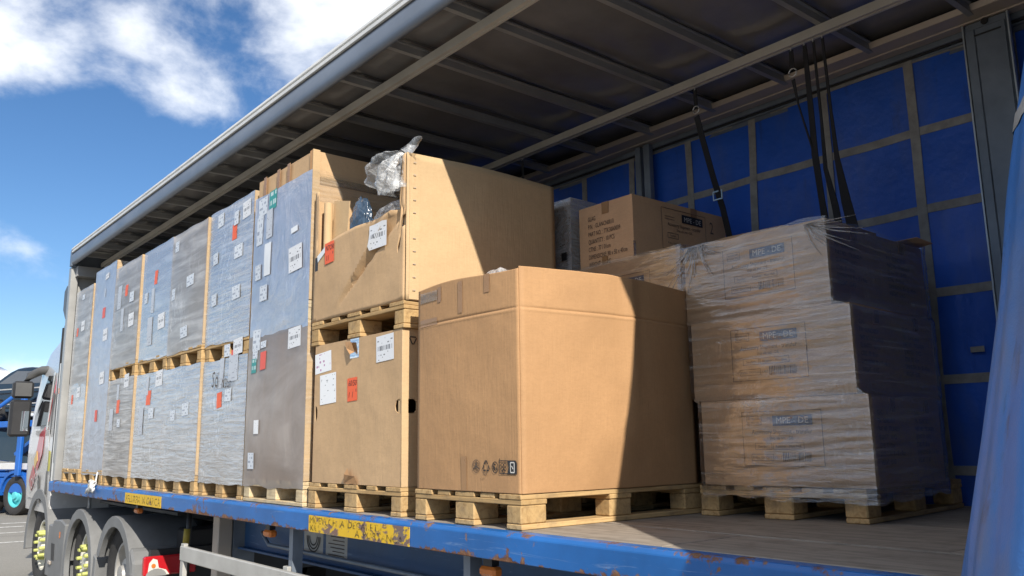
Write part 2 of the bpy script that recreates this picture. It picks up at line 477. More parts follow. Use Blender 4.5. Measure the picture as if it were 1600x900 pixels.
def print_label(name, paper=(0.82, 0.83, 0.84), ink=(0.03, 0.03, 0.035), rows=9.0, fill=0.5, seed=0.0, barcode=True, header=None):
    b = NB(name)
    sp = b.n('ShaderNodeSeparateXYZ'); b.l(b.tc.outputs['UV'], sp.inputs[0])
    u, v = sp.outputs[0], sp.outputs[1]
    rv = b.math('MULTIPLY', v, rows)
    row = b.math('FLOOR', rv); fr = b.math('FRACT', rv)
    cb = b.n('ShaderNodeCombineXYZ'); b.l(b.math('MULTIPLY', u, 4.5), cb.inputs[0]); b.l(b.math('MULTIPLY', row, 7.31), cb.inputs[1])
    cb.inputs[2].default_value = seed
    nz = b.noise(cb.outputs[0], 1.0, 2, 0.6)
    line = b.math('MULTIPLY', b.math('GREATER_THAN', fr, 0.48), b.math('GREATER_THAN', nz, 1.0 - fill))
    if barcode:
        cb2 = b.n('ShaderNodeCombineXYZ'); b.l(b.math('MULTIPLY', u, 40.0), cb2.inputs[0]); cb2.inputs[1].default_value = seed
        bars = b.math('GREATER_THAN', b.noise(cb2.outputs[0], 1.0, 1, 0.5), 0.5)
        zone = b.math('MULTIPLY', b.math('GREATER_THAN', v, 0.42), b.math('LESS_THAN', v, 0.60))
        line = b.math('ADD', b.math('MULTIPLY', line, b.math('SUBTRACT', 1.0, zone)), b.math('MULTIPLY', bars, zone), True)
    mg = b.math('MULTIPLY', b.math('MULTIPLY', b.math('GREATER_THAN', u, 0.07), b.math('LESS_THAN', u, 0.93)), b.math('MULTIPLY', b.math('GREATER_THAN', v, 0.06), b.math('LESS_THAN', v, 0.94)))
    line = b.math('MULTIPLY', line, mg)
    c = b.mix(b.math('MULTIPLY', line, 0.78), paper, ink)
    if header:
        c = b.mix(b.math('GREATER_THAN', v, 0.72), c, header)
    return b.done(b.bsdf(c, 0.45))

M = {}
M['card_tan'] = cardboard('cardboard_tan', (0.54, 0.36, 0.20), 1.0)
M['card_brown'] = cardboard('cardboard_brown', (0.46, 0.265, 0.128), 4.0)
M['card_pale'] = cardboard('cardboard_pale', (0.55, 0.385, 0.215), 7.0)
M['card_carton'] = cardboard('cardboard_carton', (0.63, 0.395, 0.225), 11.0)
M['card_grey'] = cardboard('cardboard_greyed', (0.43, 0.36, 0.28), 15.0)
M['card_white'] = cardboard('cardboard_white', (0.60, 0.59, 0.57), 17.0)
M['card_core'] = cardboard('cardboard_orange', (0.50, 0.28, 0.13), 19.0)
M['pine'] = wood('pallet_pine', (0.55, 0.375, 0.18), (0.30, 0.175, 0.07))
M['pine_y'] = wood('pallet_pine_cross', (0.52, 0.35, 0.165), (0.36, 0.215, 0.085), (22, 1.2, 22))
M['pine_pale'] = wood('pallet_pine_pale', (0.62, 0.50, 0.31), (0.47, 0.34, 0.19), (22, 1.2, 22), 0.2)
M['block'] = wood('pallet_block_chip', (0.50, 0.335, 0.155), (0.33, 0.20, 0.085), (18, 18, 18), 0.25)
M['deck'] = wood('deck_ply', (0.34, 0.295, 0.245), (0.20, 0.172, 0.145), (14, 1.0, 14), 0.25)
M['tape'] = plain('brown_tape', (0.33, 0.185, 0.085), 0.28, 0, 0.06, 8)
M['tape_clear'] = film('clear_tape', (0.50, 0.36, 0.22), 0.5, 0.15, (4, 4, 20), 3.0, 0.2)
M['blue_rail'] = rusty_paint('blue_rail_paint', (0.012, 0.125, 0.40), 1.15)
M['blue_beam'] = rusty_paint('blue_chassis_paint', (0.012, 0.075, 0.20), 0.15, False, 0.45)
M['alu'] = plain('aluminium', (0.40, 0.40, 0.39), 0.42, 0.55, 0.08, 3)
M['alu_warm'] = plain('aluminium_warm', (0.52, 0.45, 0.38), 0.5, 0.3, 0.1, 3)
M['alu_white'] = plain('white_trim', (0.72, 0.72, 0.70), 0.4, 0.0, 0.08, 5)
M['cant'] = plain('cant_rail_grey', (0.155, 0.185, 0.235), 0.42, 0.1, 0.18, 2.2)
M['bow'] = plain('roof_bow_grey', (0.33, 0.335, 0.34), 0.42, 0.2, 0.12, 4)
M['railgrey'] = plain('load_rail_grey', (0.58, 0.56, 0.52), 0.45, 0.2, 0.1, 4)
M['roof'] = plain('roof_sheet_dark', (0.215, 0.212, 0.215), 0.20, 0.0, 0.3, 1.3, Specular_IOR_Level=1.0)
M['rooftop'] = plain('roof_top_pale', (0.55, 0.55, 0.53), 0.6)
M['black'] = plain('black_plastic', (0.018, 0.018, 0.02), 0.5)
M['rubber'] = plain('tyre_rubber', (0.028, 0.027, 0.027), 0.8, 0, 0.25, 9, 0.3)
M['post'] = plain('steel_post_grey', (0.19, 0.225, 0.275), 0.45, 0.1, 0.25, 3.5)
M['post_edge'] = plain('steel_post_edge', (0.45, 0.50, 0.54), 0.4, 0.3)
M['galv'] = plain('galvanised_steel', (0.50, 0.49, 0.46), 0.5, 0.35, 0.1, 5)
M['wall_grey'] = plain('headboard_grey', (0.30, 0.30, 0.29), 0.5, 0.1, 0.1, 2)
M['webbing'] = plain('curtain_webbing', (0.30, 0.29, 0.275), 0.75, 0, 0.25, 14, 0.3)
M['strap'] = plain('black_strap', (0.014, 0.014, 0.017), 0.8, 0, 0.3, 60, 0.4)
M['buckle'] = plain('steel_buckle', (0.55, 0.55, 0.53), 0.3, 0.9)
M['orange'] = print_label('orange_label', (0.80, 0.115, 0.025), (0.10, 0.02, 0.01), 4.0, 0.40, 2.0, False)
M['red'] = print_label('red_label', (0.72, 0.10, 0.06), (0.2, 0.02, 0.02), 4.0, 0.3, 5.0, False)
M['label'] = print_label('white_label', (0.70, 0.71, 0.73), rows=11, fill=0.42, seed=1.3)
M['label2'] = print_label('white_document', rows=20, fill=0.38, seed=6.1, barcode=False)
M['label3'] = print_label('white_note', (0.62, 0.66, 0.71), (0.22, 0.25, 0.32), rows=4, fill=0.45, seed=9.1, barcode=False)
M['label2f'] = print_label('white_document_under_film', (0.50, 0.53, 0.58), (0.20, 0.21, 0.25), rows=16, fill=0.40, seed=4.1, barcode=False)
M['label_pink'] = print_label('white_label_pink_mark', (0.82, 0.83, 0.84), (0.35, 0.05, 0.25), 5.0, 0.42, 12.0, False)
M['teal'] = print_label('teal_label', (0.03, 0.28, 0.26), (0.6, 0.7, 0.7), 2.0, 0.55, 3.3, False)
M['paper'] = plain('blank_paper', (0.72, 0.75, 0.78), 0.5, 0, 0.03)
M['ink'] = plain('black_ink', (0.028, 0.024, 0.022), 0.6)
def worn_ink():
    b = NB('worn_ink')
    f = b.noise(b.coords(), 22, 6, 0.7)
    tr = b.n('ShaderNodeBsdfTransparent'); mx = b.n('ShaderNodeMixShader')
    b.l(b.ramp(f, [(0.44, 0.85), (0.56, 0.0)]), mx.inputs[0]); b.l(tr.outputs[0], mx.inputs[1]); b.l(b.bsdf((0.03, 0.028, 0.02), 0.6), mx.inputs[2])
    return b.done(mx.outputs[0])
M['ink_worn'] = worn_ink()
M['ink_soft'] = plain('soft_ink', (0.075, 0.055, 0.042), 0.6)
M['print_blue'] = plain('blue_print', (0.035, 0.065, 0.13), 0.5)
M['print_black'] = plain('black_print', (0.02, 0.02, 0.022), 0.5)
M['print_white'] = plain('white_print', (0.62, 0.60, 0.56), 0.5)
M['orange_lens'] = plain('amber_lens', (0.55, 0.16, 0.03), 0.2)
M['red_lens'] = plain('red_lens', (0.42, 0.012, 0.018), 0.15, Coat_Weight=0.5)
M['clear_lens'] = plain('clear_lens', (0.62, 0.60, 0.54), 0.12, Coat_Weight=0.5)
M['film_grey'] = film('stretch_film_grey', (0.47, 0.455, 0.44), 0.80, 0.36, (1.5, 1.5, 13), 1.0, 0.26, 0.35, lo=0.52, sheen=0.42, crease=0.4)
M['film_grey2'] = film('stretch_film_streaked', (0.48, 0.465, 0.45), 0.82, 0.32, (1.9, 1.9, 34), 5.0, 0.32, 0.4, lo=0.48, sheen=0.42, crease=0.5)
M['film_smooth'] = film('stretch_film_smooth', (0.29, 0.305, 0.375), 0.84, 0.5, (2.6, 2.6, 7.0), 8.0, 0.6, 0.35, lo=0.60, sheen=0.5, crease=0.35)
M['film_taupe'] = film('stretch_film_taupe', (0.36, 0.315, 0.285), 0.80, 0.32, (1.4, 1.4, 3.0), 9.0, 0.3, 0.35, lo=0.60, sheen=0.4)
M['film_side'] = film('stretch_film_thin', (0.62, 0.55, 0.47), 0.22, 0.2, (3, 3, 40), 2.0, 0.4, 0.4, lo=0.03)
M['film_clear'] = film('stretch_film_clear', (0.86, 0.78, 0.70), 0.19, 0.08, (2.0, 2.0, 44), 3.0, 0.38, 0.8, lo=0.015, big=0.06, refl=0.13, crease=0.22, band=(0.50, 0.66))  # band and crease paint pale streak highlights into the film
M['bag'] = crumple_film('clear_bag')
M['bag_dark'] = plain('dark_blue_bag', (0.045, 0.075, 0.12), 0.18, 0, 0.4, 7, 0.5)
M['asphalt'] = None
def asphalt():
    b = NB('asphalt')
    ag = b.noise(b.coords(), 55, 6, 0.75)
    pa = b.noise(b.coords(), 0.35, 6, 0.6)
    st = b.noise(b.coords(scale=(0.3, 2, 1)), 1.2, 5, 0.6)
    c = b.ramp(ag, [(0.3, (0.16, 0.15, 0.13)), (0.6, (0.265, 0.25, 0.22)), (0.8, (0.37, 0.355, 0.32))])
    c = b.mix(b.math('MULTIPLY', b.ramp(pa, [(0.35, 0.0), (0.7, 1.0)]), 0.4), c, (0.17, 0.16, 0.138))
    c = b.mix(b.math('MULTIPLY', b.ramp(st, [(0.6, 0.0), (0.75, 1.0)]), 0.3), c, (0.05, 0.048, 0.045))
    return b.done(b.bsdf(c, 0.85, 0, b.bump(ag, 0.5, 0.01)))
M['asphalt'] = asphalt()
def road_paint():
    b = NB('road_paint')
    f = b.noise(b.coords(), 12, 7, 0.7)
    c = b.mix(b.ramp(f, [(0.5, 0.0), (0.62, 1.0)]), (0.62, 0.61, 0.57), (0.16, 0.155, 0.14))
    return b.done(b.bsdf(c, 0.7))
M['paint'] = road_paint()
def curtain_blue(name, col, dirt=0.3):
    b = NB(name)
    f = b.noise(b.coords(), 1.4, 5, 0.6)
    s = b.noise(b.coords(scale=(6, 6, 1.2)), 1.6, 6, 0.7, 0.6)
    c = b.mix(b.ramp(f, [(0.3, 0.0), (0.7, 1.0)]), tuple(x * 0.8 for x in col), tuple(x * 1.15 for x in col))
    c = b.mix(b.math('MULTIPLY', b.ramp(s, [(0.60, 0.0), (0.74, 1.0)]), dirt), c, (0.03, 0.032, 0.035))
    gr = b.noise(b.coords(scale=(3, 3, 1.0)), 1.1, 4, 0.6)
    c = b.mix(b.math('MULTIPLY', b.ramp(gr, [(0.50, 0.0), (0.80, 1.0)]), dirt * 1.3), c, (0.16, 0.17, 0.18))
    h = b.math('ADD', b.noise(b.coords(), 4, 4, 0.55), b.math('MULTIPLY', b.noise(b.coords(), 220, 2, 0.5), 0.05))
    return b.done(b.bsdf(c, 0.38, 0, b.bump(h, 0.45, 0.03), Specular_IOR_Level=0.45))
M['curtain'] = curtain_blue('curtain_pvc_blue', (0.017, 0.105, 0.56), 0.35)
M['curtain_near'] = curtain_blue('curtain_pvc_bright', (0.045, 0.165, 0.46), 1.0)
# ---------------------------------------------------------------- ground
g = MB()
g.face([(-600, -600, -BED), (600, -600, -BED), (600, 900, -BED), (-600, 900, -BED)])
tag(g.build('ground', M['asphalt']), kind='structure')
def marking(pts, w):
    m = MB()
    for (a, b_) in zip(pts[:-1], pts[1:]):
        a = Vector(a); b_ = Vector(b_); d = (b_ - a).normalized(); n = Vector((-d.y, d.x)) * w / 2
        m.face([(*(a - n), -BED + 0.004), (*(b_ - n), -BED + 0.004), (*(b_ + n), -BED + 0.004), (*(a + n), -BED + 0.004)])
    return tag(m.build('road_marking', M['paint']), kind='structure')
marking([(-9, 20.6), (1.6, 18.95)], 0.16)
marking([(-9, 21.7), (1.9, 20.0)], 0.16)
marking([(-6, 19.2), (0.2, 17.6), (2.6, 17.3)], 0.12)
marking([(-7, 16.4), (1.2, 15.35)], 0.12)
marking([(-4, 27), (9, 33)], 0.14)

# ---------------------------------------------------------------- the trailer
T = thing('semi_trailer', (1.2, 1.5, -BED), 'blue curtain-sided semi-trailer with its near curtain drawn back over palletised boxes', 'trailer')
Y0, Y1 = -5.4, 8.52
# deck: ply sheets laid with open joints
xs = [(0.004, 0.46), (0.466, 1.22), (1.226, 1.98), (1.986, 2.44)]
for k, (a, b_) in enumerate(xs):
    yy = Y0 + (0.0 if k % 2 == 0 else -0.75)
    while yy < Y1:
        e = min(yy + 1.55, Y1)
        if max(yy, Y0) < e - 0.02:
            part_box('floor_board', M['deck'], T, a, b_, max(yy, Y0) + 0.003, e - 0.003, -0.028, 0.0 - 0.0008 * (int(yy * 7) % 3), 0.0025)
        yy += 1.55
# steel strip let into the deck
part_box('floor_strip', M['deck'], T, 0.4605, 0.4655, Y0, Y1, -0.02, 0.0025)
m = MB(); m.prism([(-0.060, -0.122), (-0.062, -0.022), (-0.050, -0.006), (-0.004, -0.003), (0.001, -0.014), (0.001, -0.035), (-0.040, -0.040), (-0.045, -0.105), (-0.02, -0.112), (-0.02, -0.122)], Y0, Y1 + 0.02)
rail = m.build('side_rail', M['blue_rail'], T, 0.003)
m = MB(); m.prism([(2.442, -0.03), (2.442, -0.003), (2.50, -0.006), (2.505, -0.022), (2.505, -0.122), (2.47, -0.122), (2.47, -0.04)], Y0, Y1 + 0.02)
m.build('side_rail', M['blue_rail'], T, 0.003)
# lashing slots and worn warning plates on the rail
def warn_mat(name, seed, wear):
    b = NB(name)
    f = b.noise(b.coords(scale=(1, 9, 16), loc=(seed, 0, 0)), 1.0, 7, 0.7, 0.5)
    blot = b.noise(b.coords(scale=(1, 4, 6), loc=(0, seed, 0)), 1.0, 3, 0.5)
    amt = b.math('ADD', b.math('MULTIPLY', f, 0.6), b.math('MULTIPLY', blot, 0.4))
    mk = b.ramp(amt, [(wear, 0.0), (wear + 0.03, 1.0)])
    drip = b.noise(b.coords(scale=(1, 60, 9), loc=(0, seed, 0)), 1.0, 3, 0.6)
    ye = b.mix(b.math('MULTIPLY', b.ramp(drip, [(0.55, 0.0), (0.7, 1.0)]), 0.45), (0.70, 0.44, 0.012), (0.36, 0.22, 0.02))
    ru = b.ramp(f, [(0.4, (0.13, 0.13, 0.14)), (0.7, (0.22, 0.10, 0.06))])
    return b.done(b.bsdf(b.mix(mk, ye, ru), 0.5, 0, b.bump(amt, 0.3, 0.004)))
def warn_plate(y0, y1, lines, mat, sq):
    p = part_box('warning_plate', mat, T, -0.0650, -0.0622, y0, y1, -0.120, -0.030)
    for (t, z, s, ya) in lines:
        text_part('lettering', t, p, (-0.0665, ya, z), (0, -1, 0), (0.0, 0, 1), s, M['ink_worn'], squeeze=sq)
warn_plate(4.42, 5.42, [('PELURBA', -0.106, 0.085, 5.39), ('N', -0.106, 0.085, 4.91), ('GARCA', -0.106, 0.085, 4.80)], warn_mat('worn_yellow_plate', 3.0, 0.60), 1.25)
warn_plate(0.752, 1.802, [('MUEVECH', -0.073, 0.052, 1.79), ('A', -0.073, 0.052, 1.43), ('DECARETA', -0.073, 0.052, 1.35), ('KILL', -0.113, 0.048, 1.78), ('A', -0.113, 0.052, 1.27), ('PORTANCA', -0.113, 0.052, 1.19)], warn_mat('worn_yellow_sheet', 6.0, 0.51), 1.38)
# cross members, chassis beams, outriggers
for k in range(-9, 15):
    y = k * 0.58 + 0.25
    if Y0 < y < Y1 - 0.3:
        part_box('cross_member', M['blue_beam'], T, 0.01, 2.43, y, y + 0.06, -0.115, -0.032)
for xa in (0.50, 1.86):
    m = MB(); m.prism([(xa - 0.06, -0.116), (xa + 0.06, -0.116), (xa + 0.06, -0.13), (xa + 0.006, -0.13), (xa + 0.006, -0.43), (xa + 0.06, -0.43), (xa + 0.06, -0.445), (xa - 0.06, -0.445), (xa - 0.06, -0.43), (xa - 0.006, -0.43), (xa - 0.006, -0.13), (xa - 0.06, -0.13)], Y0 + 0.1, 4.05)
    m.build('chassis_beam', M['blue_beam'], T)
    part_box('chassis_neck', M['blue_beam'], T, xa - 0.05, xa + 0.05, 4.052, 8.3, -0.23, -0.117)
part_box('coupling_plate', M['black'], T, 0.4, 2.05, 5.4, 8.1, -0.26, -0.232)
for (a, b_, mm, txt) in ((2.70, 2.99, 'label2', None), (2.36, 2.66, 'label2', None)):
    m = MB(); m.face([(0.4935, b_, -0.40), (0.4935, a, -0.40), (0.4935, a, -0.20), (0.4935, b_, -0.20)], 0, [(0, 0), (1, 0), (1, 1), (0, 1)])
    pl = m.build('notice_plate', plain('notice_grey', (0.42, 0.42, 0.40), 0.5), T, fix=False)
    if a > 2.5:
        for r_ in (0.105, 0.085, 0.062):
            t = MB()
            t.raw([(0.4915, 2.845 + rr * math.cos(q), -0.265 + rr * 1.05 * math.sin(q)) for rr in (r_, r_ - 0.011) for q in [math.pi + math.pi * i / 16 for i in range(17)]],
                  [(i, i + 1, 17 + i + 1, 17 + i) for i in range(16)])
            t.build('printed_arc', M['ink'], pl)
    else:
        for r_ in range(7):
            part_box('printed_line', M['ink_soft'], pl, 0.4905, 0.4925, 2.40, 2.62 - 0.03 * (r_ % 3), -0.225 - 0.024 * r_, -0.219 - 0.024 * r_)
# side guard
m = MB(); m.box(-0.035, 0.0, -1.4, 4.0, -0.485, -0.378)
m.build('side_guard', M['galv'], T, 0.006)
m = MB(); m.box(-0.035, 0.0, -1.4, 4.0, -0.80, -0.70)
m.build('side_guard', M['galv'], T, 0.006)
for y in (3.93, 2.2, 0.4, -1.3):
    part_box('guard_post', M['galv'], T, -0.030 if y > 3 else 0.002, 0.03 if y < 3 else 0.004, y, y + 0.065, -0.92, -0.36, 0.004)
    if y < 3: part_box('guard_bracket', M['post'], T, 0.032, 0.10, y, y + 0.05, -0.80, -0.117)
# landing leg, air line, pipe
part_box('landing_leg', M['alu_warm'], T, 0.30, 0.42, 4.12, 4.24, -1.05, -0.117, 0.008)
part_box('leg_foot', M['black'], T, 0.24, 0.48, 4.06, 4.30, -1.08, -1.052)
part_box('leg_bracket', M['post'], T, 0.425, 0.60, 4.10, 4.26, -0.60, -0.118)
m = MB(); m.tube([(0.20, 4.5, -0.16), (0.19, 4.48, -0.3), (0.18, 4.47, -0.5), (0.2, 4.46, -0.8)], 0.022, 8); m.build('air_line', M['black'], T, smooth=True)
m = MB(); m.tube([(0.178, 4.478, -0.30), (0.170, 4.472, -0.42)], 0.027, 8); m.build('air_line_sleeve', plain('yellow_sleeve', (0.30, 0.23, 0.03), 0.6), T, smooth=True)
m = MB(); m.tube([(0.42, 3.55, -0.28), (0.41, 3.4, -0.36), (0.41, 1.2, -0.37), (0.42, 0.4, -0.36)], 0.014, 8); m.build('brake_pipe', M['post'], T, smooth=True)
for y in (5.24, 2.48, 0.22):
    lm = part_box('marker_lamp', M['orange_lens'], T, -0.02, 0.035, y - 0.055, y + 0.055, -0.205, -0.162, 0.012)
    part_box('lamp_bracket', M['black'], lm, -0.01, 0.03, y - 0.03, y + 0.03, -0.1605, -0.124)
# headboard and its corner posts
part_box('headboard', M['wall_grey'], T, 0.04, 2.41, 8.40, 8.44, 0.002, 2.60)
for xa in (-0.05, 2.412):
    part_box('corner_post', M['alu'], T, xa, xa + 0.085, 8.36, 8.46, 0.0, 2.54, 0.006)
part_box('corner_gusset', M['bow'], T, 0.0, 0.35, 8.25, 8.39, 2.42, 2.54)
# roof
m = MB(); m.prism([(-0.052, 2.700), (-0.072, 2.702), (-0.074, 2.724), (-0.064, 2.728), (-0.064, 2.733), (-0.077, 2.737), (-0.076, 2.756), (-0.04, 2.765), (0.02, 2.765), (0.02, 2.700)], Y0, 8.30)
m.build('roof_trim', M['alu_white'], T, 0.0015)
part_box('roof_seal', M['black'], T, -0.060, 0.02, Y0, 8.29, 2.687, 2.699)
m = MB(); m.prism([(-0.060, 2.686), (-0.063, 2.66), (-0.064, 2.635), (-0.064, 2.61), (-0.062, 2.590), (-0.057, 2.574), (-0.048, 2.563), (-0.036, 2.558), (-0.022, 2.560), (-0.012, 2.570), (-0.008, 2.60), (-0.008, 2.686)], Y0, 8.31)
m.build('cant_rail', M['cant'], T, 0, 'auto')
part_box('roof_end', M['cant'], T, -0.064, 2.50, 8.312, 8.40, 2.545, 2.75, 0.004)
bows = [-0.54 + 0.566 * k for k in range(-8, 16)]
for y in bows:
    if y > 8.2: continue
    m = MB(); m.prism([(y - 0.030, 2.655), (y - 0.030, 2.648), (y - 0.018, 2.644), (y - 0.016, 2.605), (y + 0.016, 2.605), (y + 0.018, 2.644), (y + 0.030, 2.648), (y + 0.030, 2.655)], -0.006, 2.36, 'x')
    m.build('roof_bow', M['bow'], T)
for a, b_ in zip(bows[:-1], bows[1:]):
    b2 = min(b_, 8.31)
    def fn(u, v, a=a, b2=b2):
        x = -0.006 + 2.366 * u; y = a + 0.002 + (b2 - a - 0.004) * v
        e = min(1.0, 6 * min(u, 1 - u)); s = math.sin(math.pi * v)
        return (x, y, 2.690 - 0.030 * (s ** 0.6 if s > 0 else 0) * e + 0.016 * noise.noise(Vector((x * 1.3, y * 1.7, 3.0))))
    m = MB(); m.grid(fn, 28, 8); m.build('roof_sheet', M['roof'], T, smooth=True)
m = MB(); m.box(0.021, 2.47, Y0, 8.31, 2.715, 2.76); m.build('roof_skin', M['rooftop'], T)
for xa in (0.252, 1.742):
    m = MB(); m.prism([(xa, 2.604), (xa, 2.552), (xa + 0.014, 2.552), (xa + 0.014, 2.560), (xa + 0.034, 2.560), (xa + 0.034, 2.552), (xa + 0.048, 2.552), (xa + 0.048, 2.604)], Y0, 8.25)
    m.build('load_rail', M['railgrey'], T)
m = MB(); m.prism([(2.255, 2.645), (2.27, 2.612), (2.36, 2.598), (2.362, 2.590), (2.425, 2.586), (2.43, 2.66), (2.30, 2.66)], Y0, 8.30)
m.build('cant_rail', M['alu_warm'], T, 0.002)
for k in range(3):
    part_box('curtain_track', M['black'] if k % 2 else M['post'], T, 2.431 + 0.014 * k, 2.444 + 0.014 * k, Y0, 8.30, 2.555 - 0.012 * k, 2.66)
part_box('cant_rail_outer', M['cant'], T, 2.474, 2.505, Y0, 8.31, 2.50, 2.75)
# rear doors close the far end of the box
part_box('rear_door', M['wall_grey'], T, 0.02, 2.44, Y0 - 0.04, Y0 - 0.005, 0.0, 2.70)
# far side curtain with its webbing
def fc(u, v):
    y = Y0 + (Y1 - 0.15 - Y0) * u; z = -0.06 + 2.63 * v
    return (2.466 + 0.010 * math.sin(y * 11.5) * math.sin(math.pi * v) + 0.035 * noise.noise(Vector((0, y * 1.3, z * 1.1))), y, z)
m = MB(); m.grid(fc, 150, 14)
FC = m.build('side_curtain', M['curtain'], T, smooth=True)
def cx(y, z):
    v = (z + 0.06) / 2.63
    return 2.466 + 0.010 * math.sin(y * 11.5) * math.sin(math.pi * v) + 0.035 * noise.noise(Vector((0, y * 1.3, z * 1.1))) - 0.004
for k in range(-8, 17):
    y = -0.68 + 0.545 * k
    m = MB(); m.ribbon([(cx(y, z) - 0.002, y, z) for z in [-0.05 + 2.62 * i / 14 for i in range(15)]], 0.055, (0, 1, 0), 0.003)
    m.build('webbing_strap', M['webbing'], FC)
for z in (0.18, 0.665, 1.15, 1.635, 2.10, 2.545):
    m = MB(); m.ribbon([(cx(Y0 + 13.7 * i / 150, z), Y0 + 13.7 * i / 150, z) for i in range(151)], 0.05, (0, 0, 1), 0.003)
    m.build('webbing_strap', M['webbing'], FC)
tear = MB(); tear.box(2.438, 2.440, -0.93, -0.86, 0.80, 0.83); tear.build('curtain_patch', M['webbing'], FC)
# posts on the far side
P = part_box('roof_post', M['post'], T, 2.36, 2.428, -1.262, -1.046, 0.001, 2.584, 0.008)
part_box('post_flange', M['post_edge'], P, 2.350, 2.374, -1.045, -1.037, 0.001, 2.58)
part_box('post_flange', M['post_edge'], P, 2.350, 2.374, -1.271, -1.263, 0.001, 2.58)
part_box('post_panel', M['post'], P, 2.350, 2.358, -1.252, -1.102, 0.03, 2.54, 0.003)
m = MB(); m.box(2.3445, 2.3496, -1.232, -1.098, 2.495, 2.503); m.build('post_slot', M['black'], P)
m = MB(); m.cyl((2.3445, -1.155, 2.565), 0.018, 0.006, 'x', 14); m.build('post_hole', M['black'], P)
part_box('post_panel', M['post'], P, 2.350, 2.3585, -1.098, -1.050, 0.03, 2.54, 0.003)
P = part_box('roof_post', M['post'], T, 2.375, 2.428, 1.255, 1.315, 0.001, 2.584, 0.006)
part_box('post_flange', M['post'], T, 2.375, 2.428, 1.345, 1.40, 0.001, 2.584, 0.006)
P = part_box('roof_post', M['post'], T, 2.375, 2.428, 4.95, 5.10, 0.001, 2.584, 0.006)
# near curtain, drawn to the rear and bunched
CZ = [(-0.42, -0.36, -2.19, 0.31), (0.05, -0.337, -2.214, 0.30), (0.47, -0.292, -2.270, 0.28), (0.86, -0.238, -2.300, 0.25), (1.23, -0.078, -2.289, 0.22), (1.50, 0.026, -2.293, 0.20), (2.10, 0.078, -2.300, 0.15), (2.50, 0.095, -2.309, 0.12)]
def cat(z):
    for p, q in zip(CZ[:-1], CZ[1:]):
        if z <= q[0]:
            t = max(0.0, (z - p[0]) / (q[0] - p[0]))
            return [p[i] + (q[i] - p[i]) * t for i in (1, 2, 3)]
    return list(CZ[-1][1:])
def nc(u, v):
    z = -0.42 + 3.02 * v
    cx_, cy_, r_ = cat(z)
    if u < 0.5:
        a = R(-60 + 240 * u / 0.5)           # round the leading fold, inside to outside
        w = 1 + 0.030 * math.sin(a * 5 + z * 1.3) * math.sin(math.pi * u * 2) + 0.03 * noise.noise(Vector((a * 1.2, z * 1.6, 1.0))) + 0.035 * noise.noise(Vector((a * 5.0, z * 2.2, 6.0))) + 0.03 * max(0.0, 0.35 - z) * noise.noise(Vector((a * 9.0, z * 9.0, 2.0)))
        return (cx_ + r_ * w * math.cos(a), cy_ + r_ * w * math.sin(a), z)
    t = (u - 0.5) / 0.5
    y = cy_ - 2.6 * t
    base = cx_ - r_
    tx = -0.005 if z > 0.3 else base * 0.6
    x = base + (tx - base) * min(1, 2 * t) + 0.06 * math.sin(t * 34 + 0.6 * math.sin(z * 2)) * min(1, 5 * t)
    return (x, y, z)
m = MB(); m.grid(nc, 240, 90)
NC = m.build('side_curtain', M['curtain_near'], T, smooth=True)
sol = NC.modifiers.new('thickness', 'SOLIDIFY'); sol.thickness = 0.003
for (z0, sl) in ((1.03, -0.32), (-0.05, -0.05), (1.95, -0.1)):
    m = MB()
    pts = []
    for i in range(31):
        u = 0.10 + 0.46 * i / 30
        z = z0 + sl * (0.34 - u) * 2.2
        pts.append((u, z))
    def sf(u, v, pts=pts):
        k = min(len(pts) - 1, int(round(u * 30)))
        uu, z = pts[k]; z = z + 0.05 * (v - 0.5)
        p = Vector(nc(uu, (z + 0.42) / 3.02)); cx_, cy_, r_ = cat(z)
        d = Vector((p.x - cx_, p.y - cy_, 0)).normalized() if uu < 0.5 else Vector((-1, 0, 0))
        return tuple(p + d * 0.006)
    m.grid(sf, 30, 2); m.build('webbing_strap', M['webbing'], NC, smooth=True)
# trailer running gear (mostly behind the camera's edge)
def wheel_parts(root, cx_, cy_, cz_, rad, wid, rim_mat, nuts, side=-1):
    """near face at x = cx_, wheel extends inwards (+x) for side -1"""
    t = MB()
    t.lathe((cx_, cy_, cz_), [(rad * 0.60, 0.035), (rad * 0.72, 0.006), (rad * 0.90, 0.0), (rad * 0.975, 0.022), (rad, 0.06), (rad, wid - 0.05), (rad * 0.97, wid - 0.02), (rad * 0.72, wid), (rad * 0.6, wid - 0.03)], 'x', 40)
    ty = t.build('tyre', M['rubber'], root, smooth='auto')
    r_ = MB()
    r_.lathe((cx_, cy_, cz_), [(rad * 0.60, 0.03), (rad * 0.555, 0.032), (rad * 0.54, 0.07), (rad * 0.50, 0.13), (rad * 0.34, 0.10), (rad * 0.30, 0.045), (rad * 0.20, 0.04), (rad * 0.17, -0.005), (0.001, -0.008)], 'x', 40)
    rm = r_.build('rim', rim_mat, root, smooth='auto')
    if nuts:
        for i in range(10):
            a = 2 * math.pi * i / 10 + 0.15
            n_ = MB(); n_.cyl((cx_ + 0.01 - 0.045, cy_ + rad * 0.31 * math.cos(a), cz_ + rad * 0.31 * math.sin(a)), 0.018, 0.085, 'x', 8, r2=0.023)
            n_.box(cx_ - 0.036, cx_ - 0.028, cy_ + rad * 0.31 * math.cos(a) - 0.012, cy_ + rad * 0.31 * math.cos(a) + 0.045, cz_ + rad * 0.31 * math.sin(a) - 0.012, cz_ + rad * 0.31 * math.sin(a) + 0.012)
            n_.build('nut_indicator', M['nut'], root)
    return ty
M['nut'] = plain('yellow_green_plastic', (0.44, 0.46, 0.13), 0.5)
M['rim'] = plain('rim_silver', (0.42, 0.41, 0.39), 0.45, 0.4)
M['rim_white'] = plain('rim_cream', (0.62, 0.60, 0.52), 0.45)
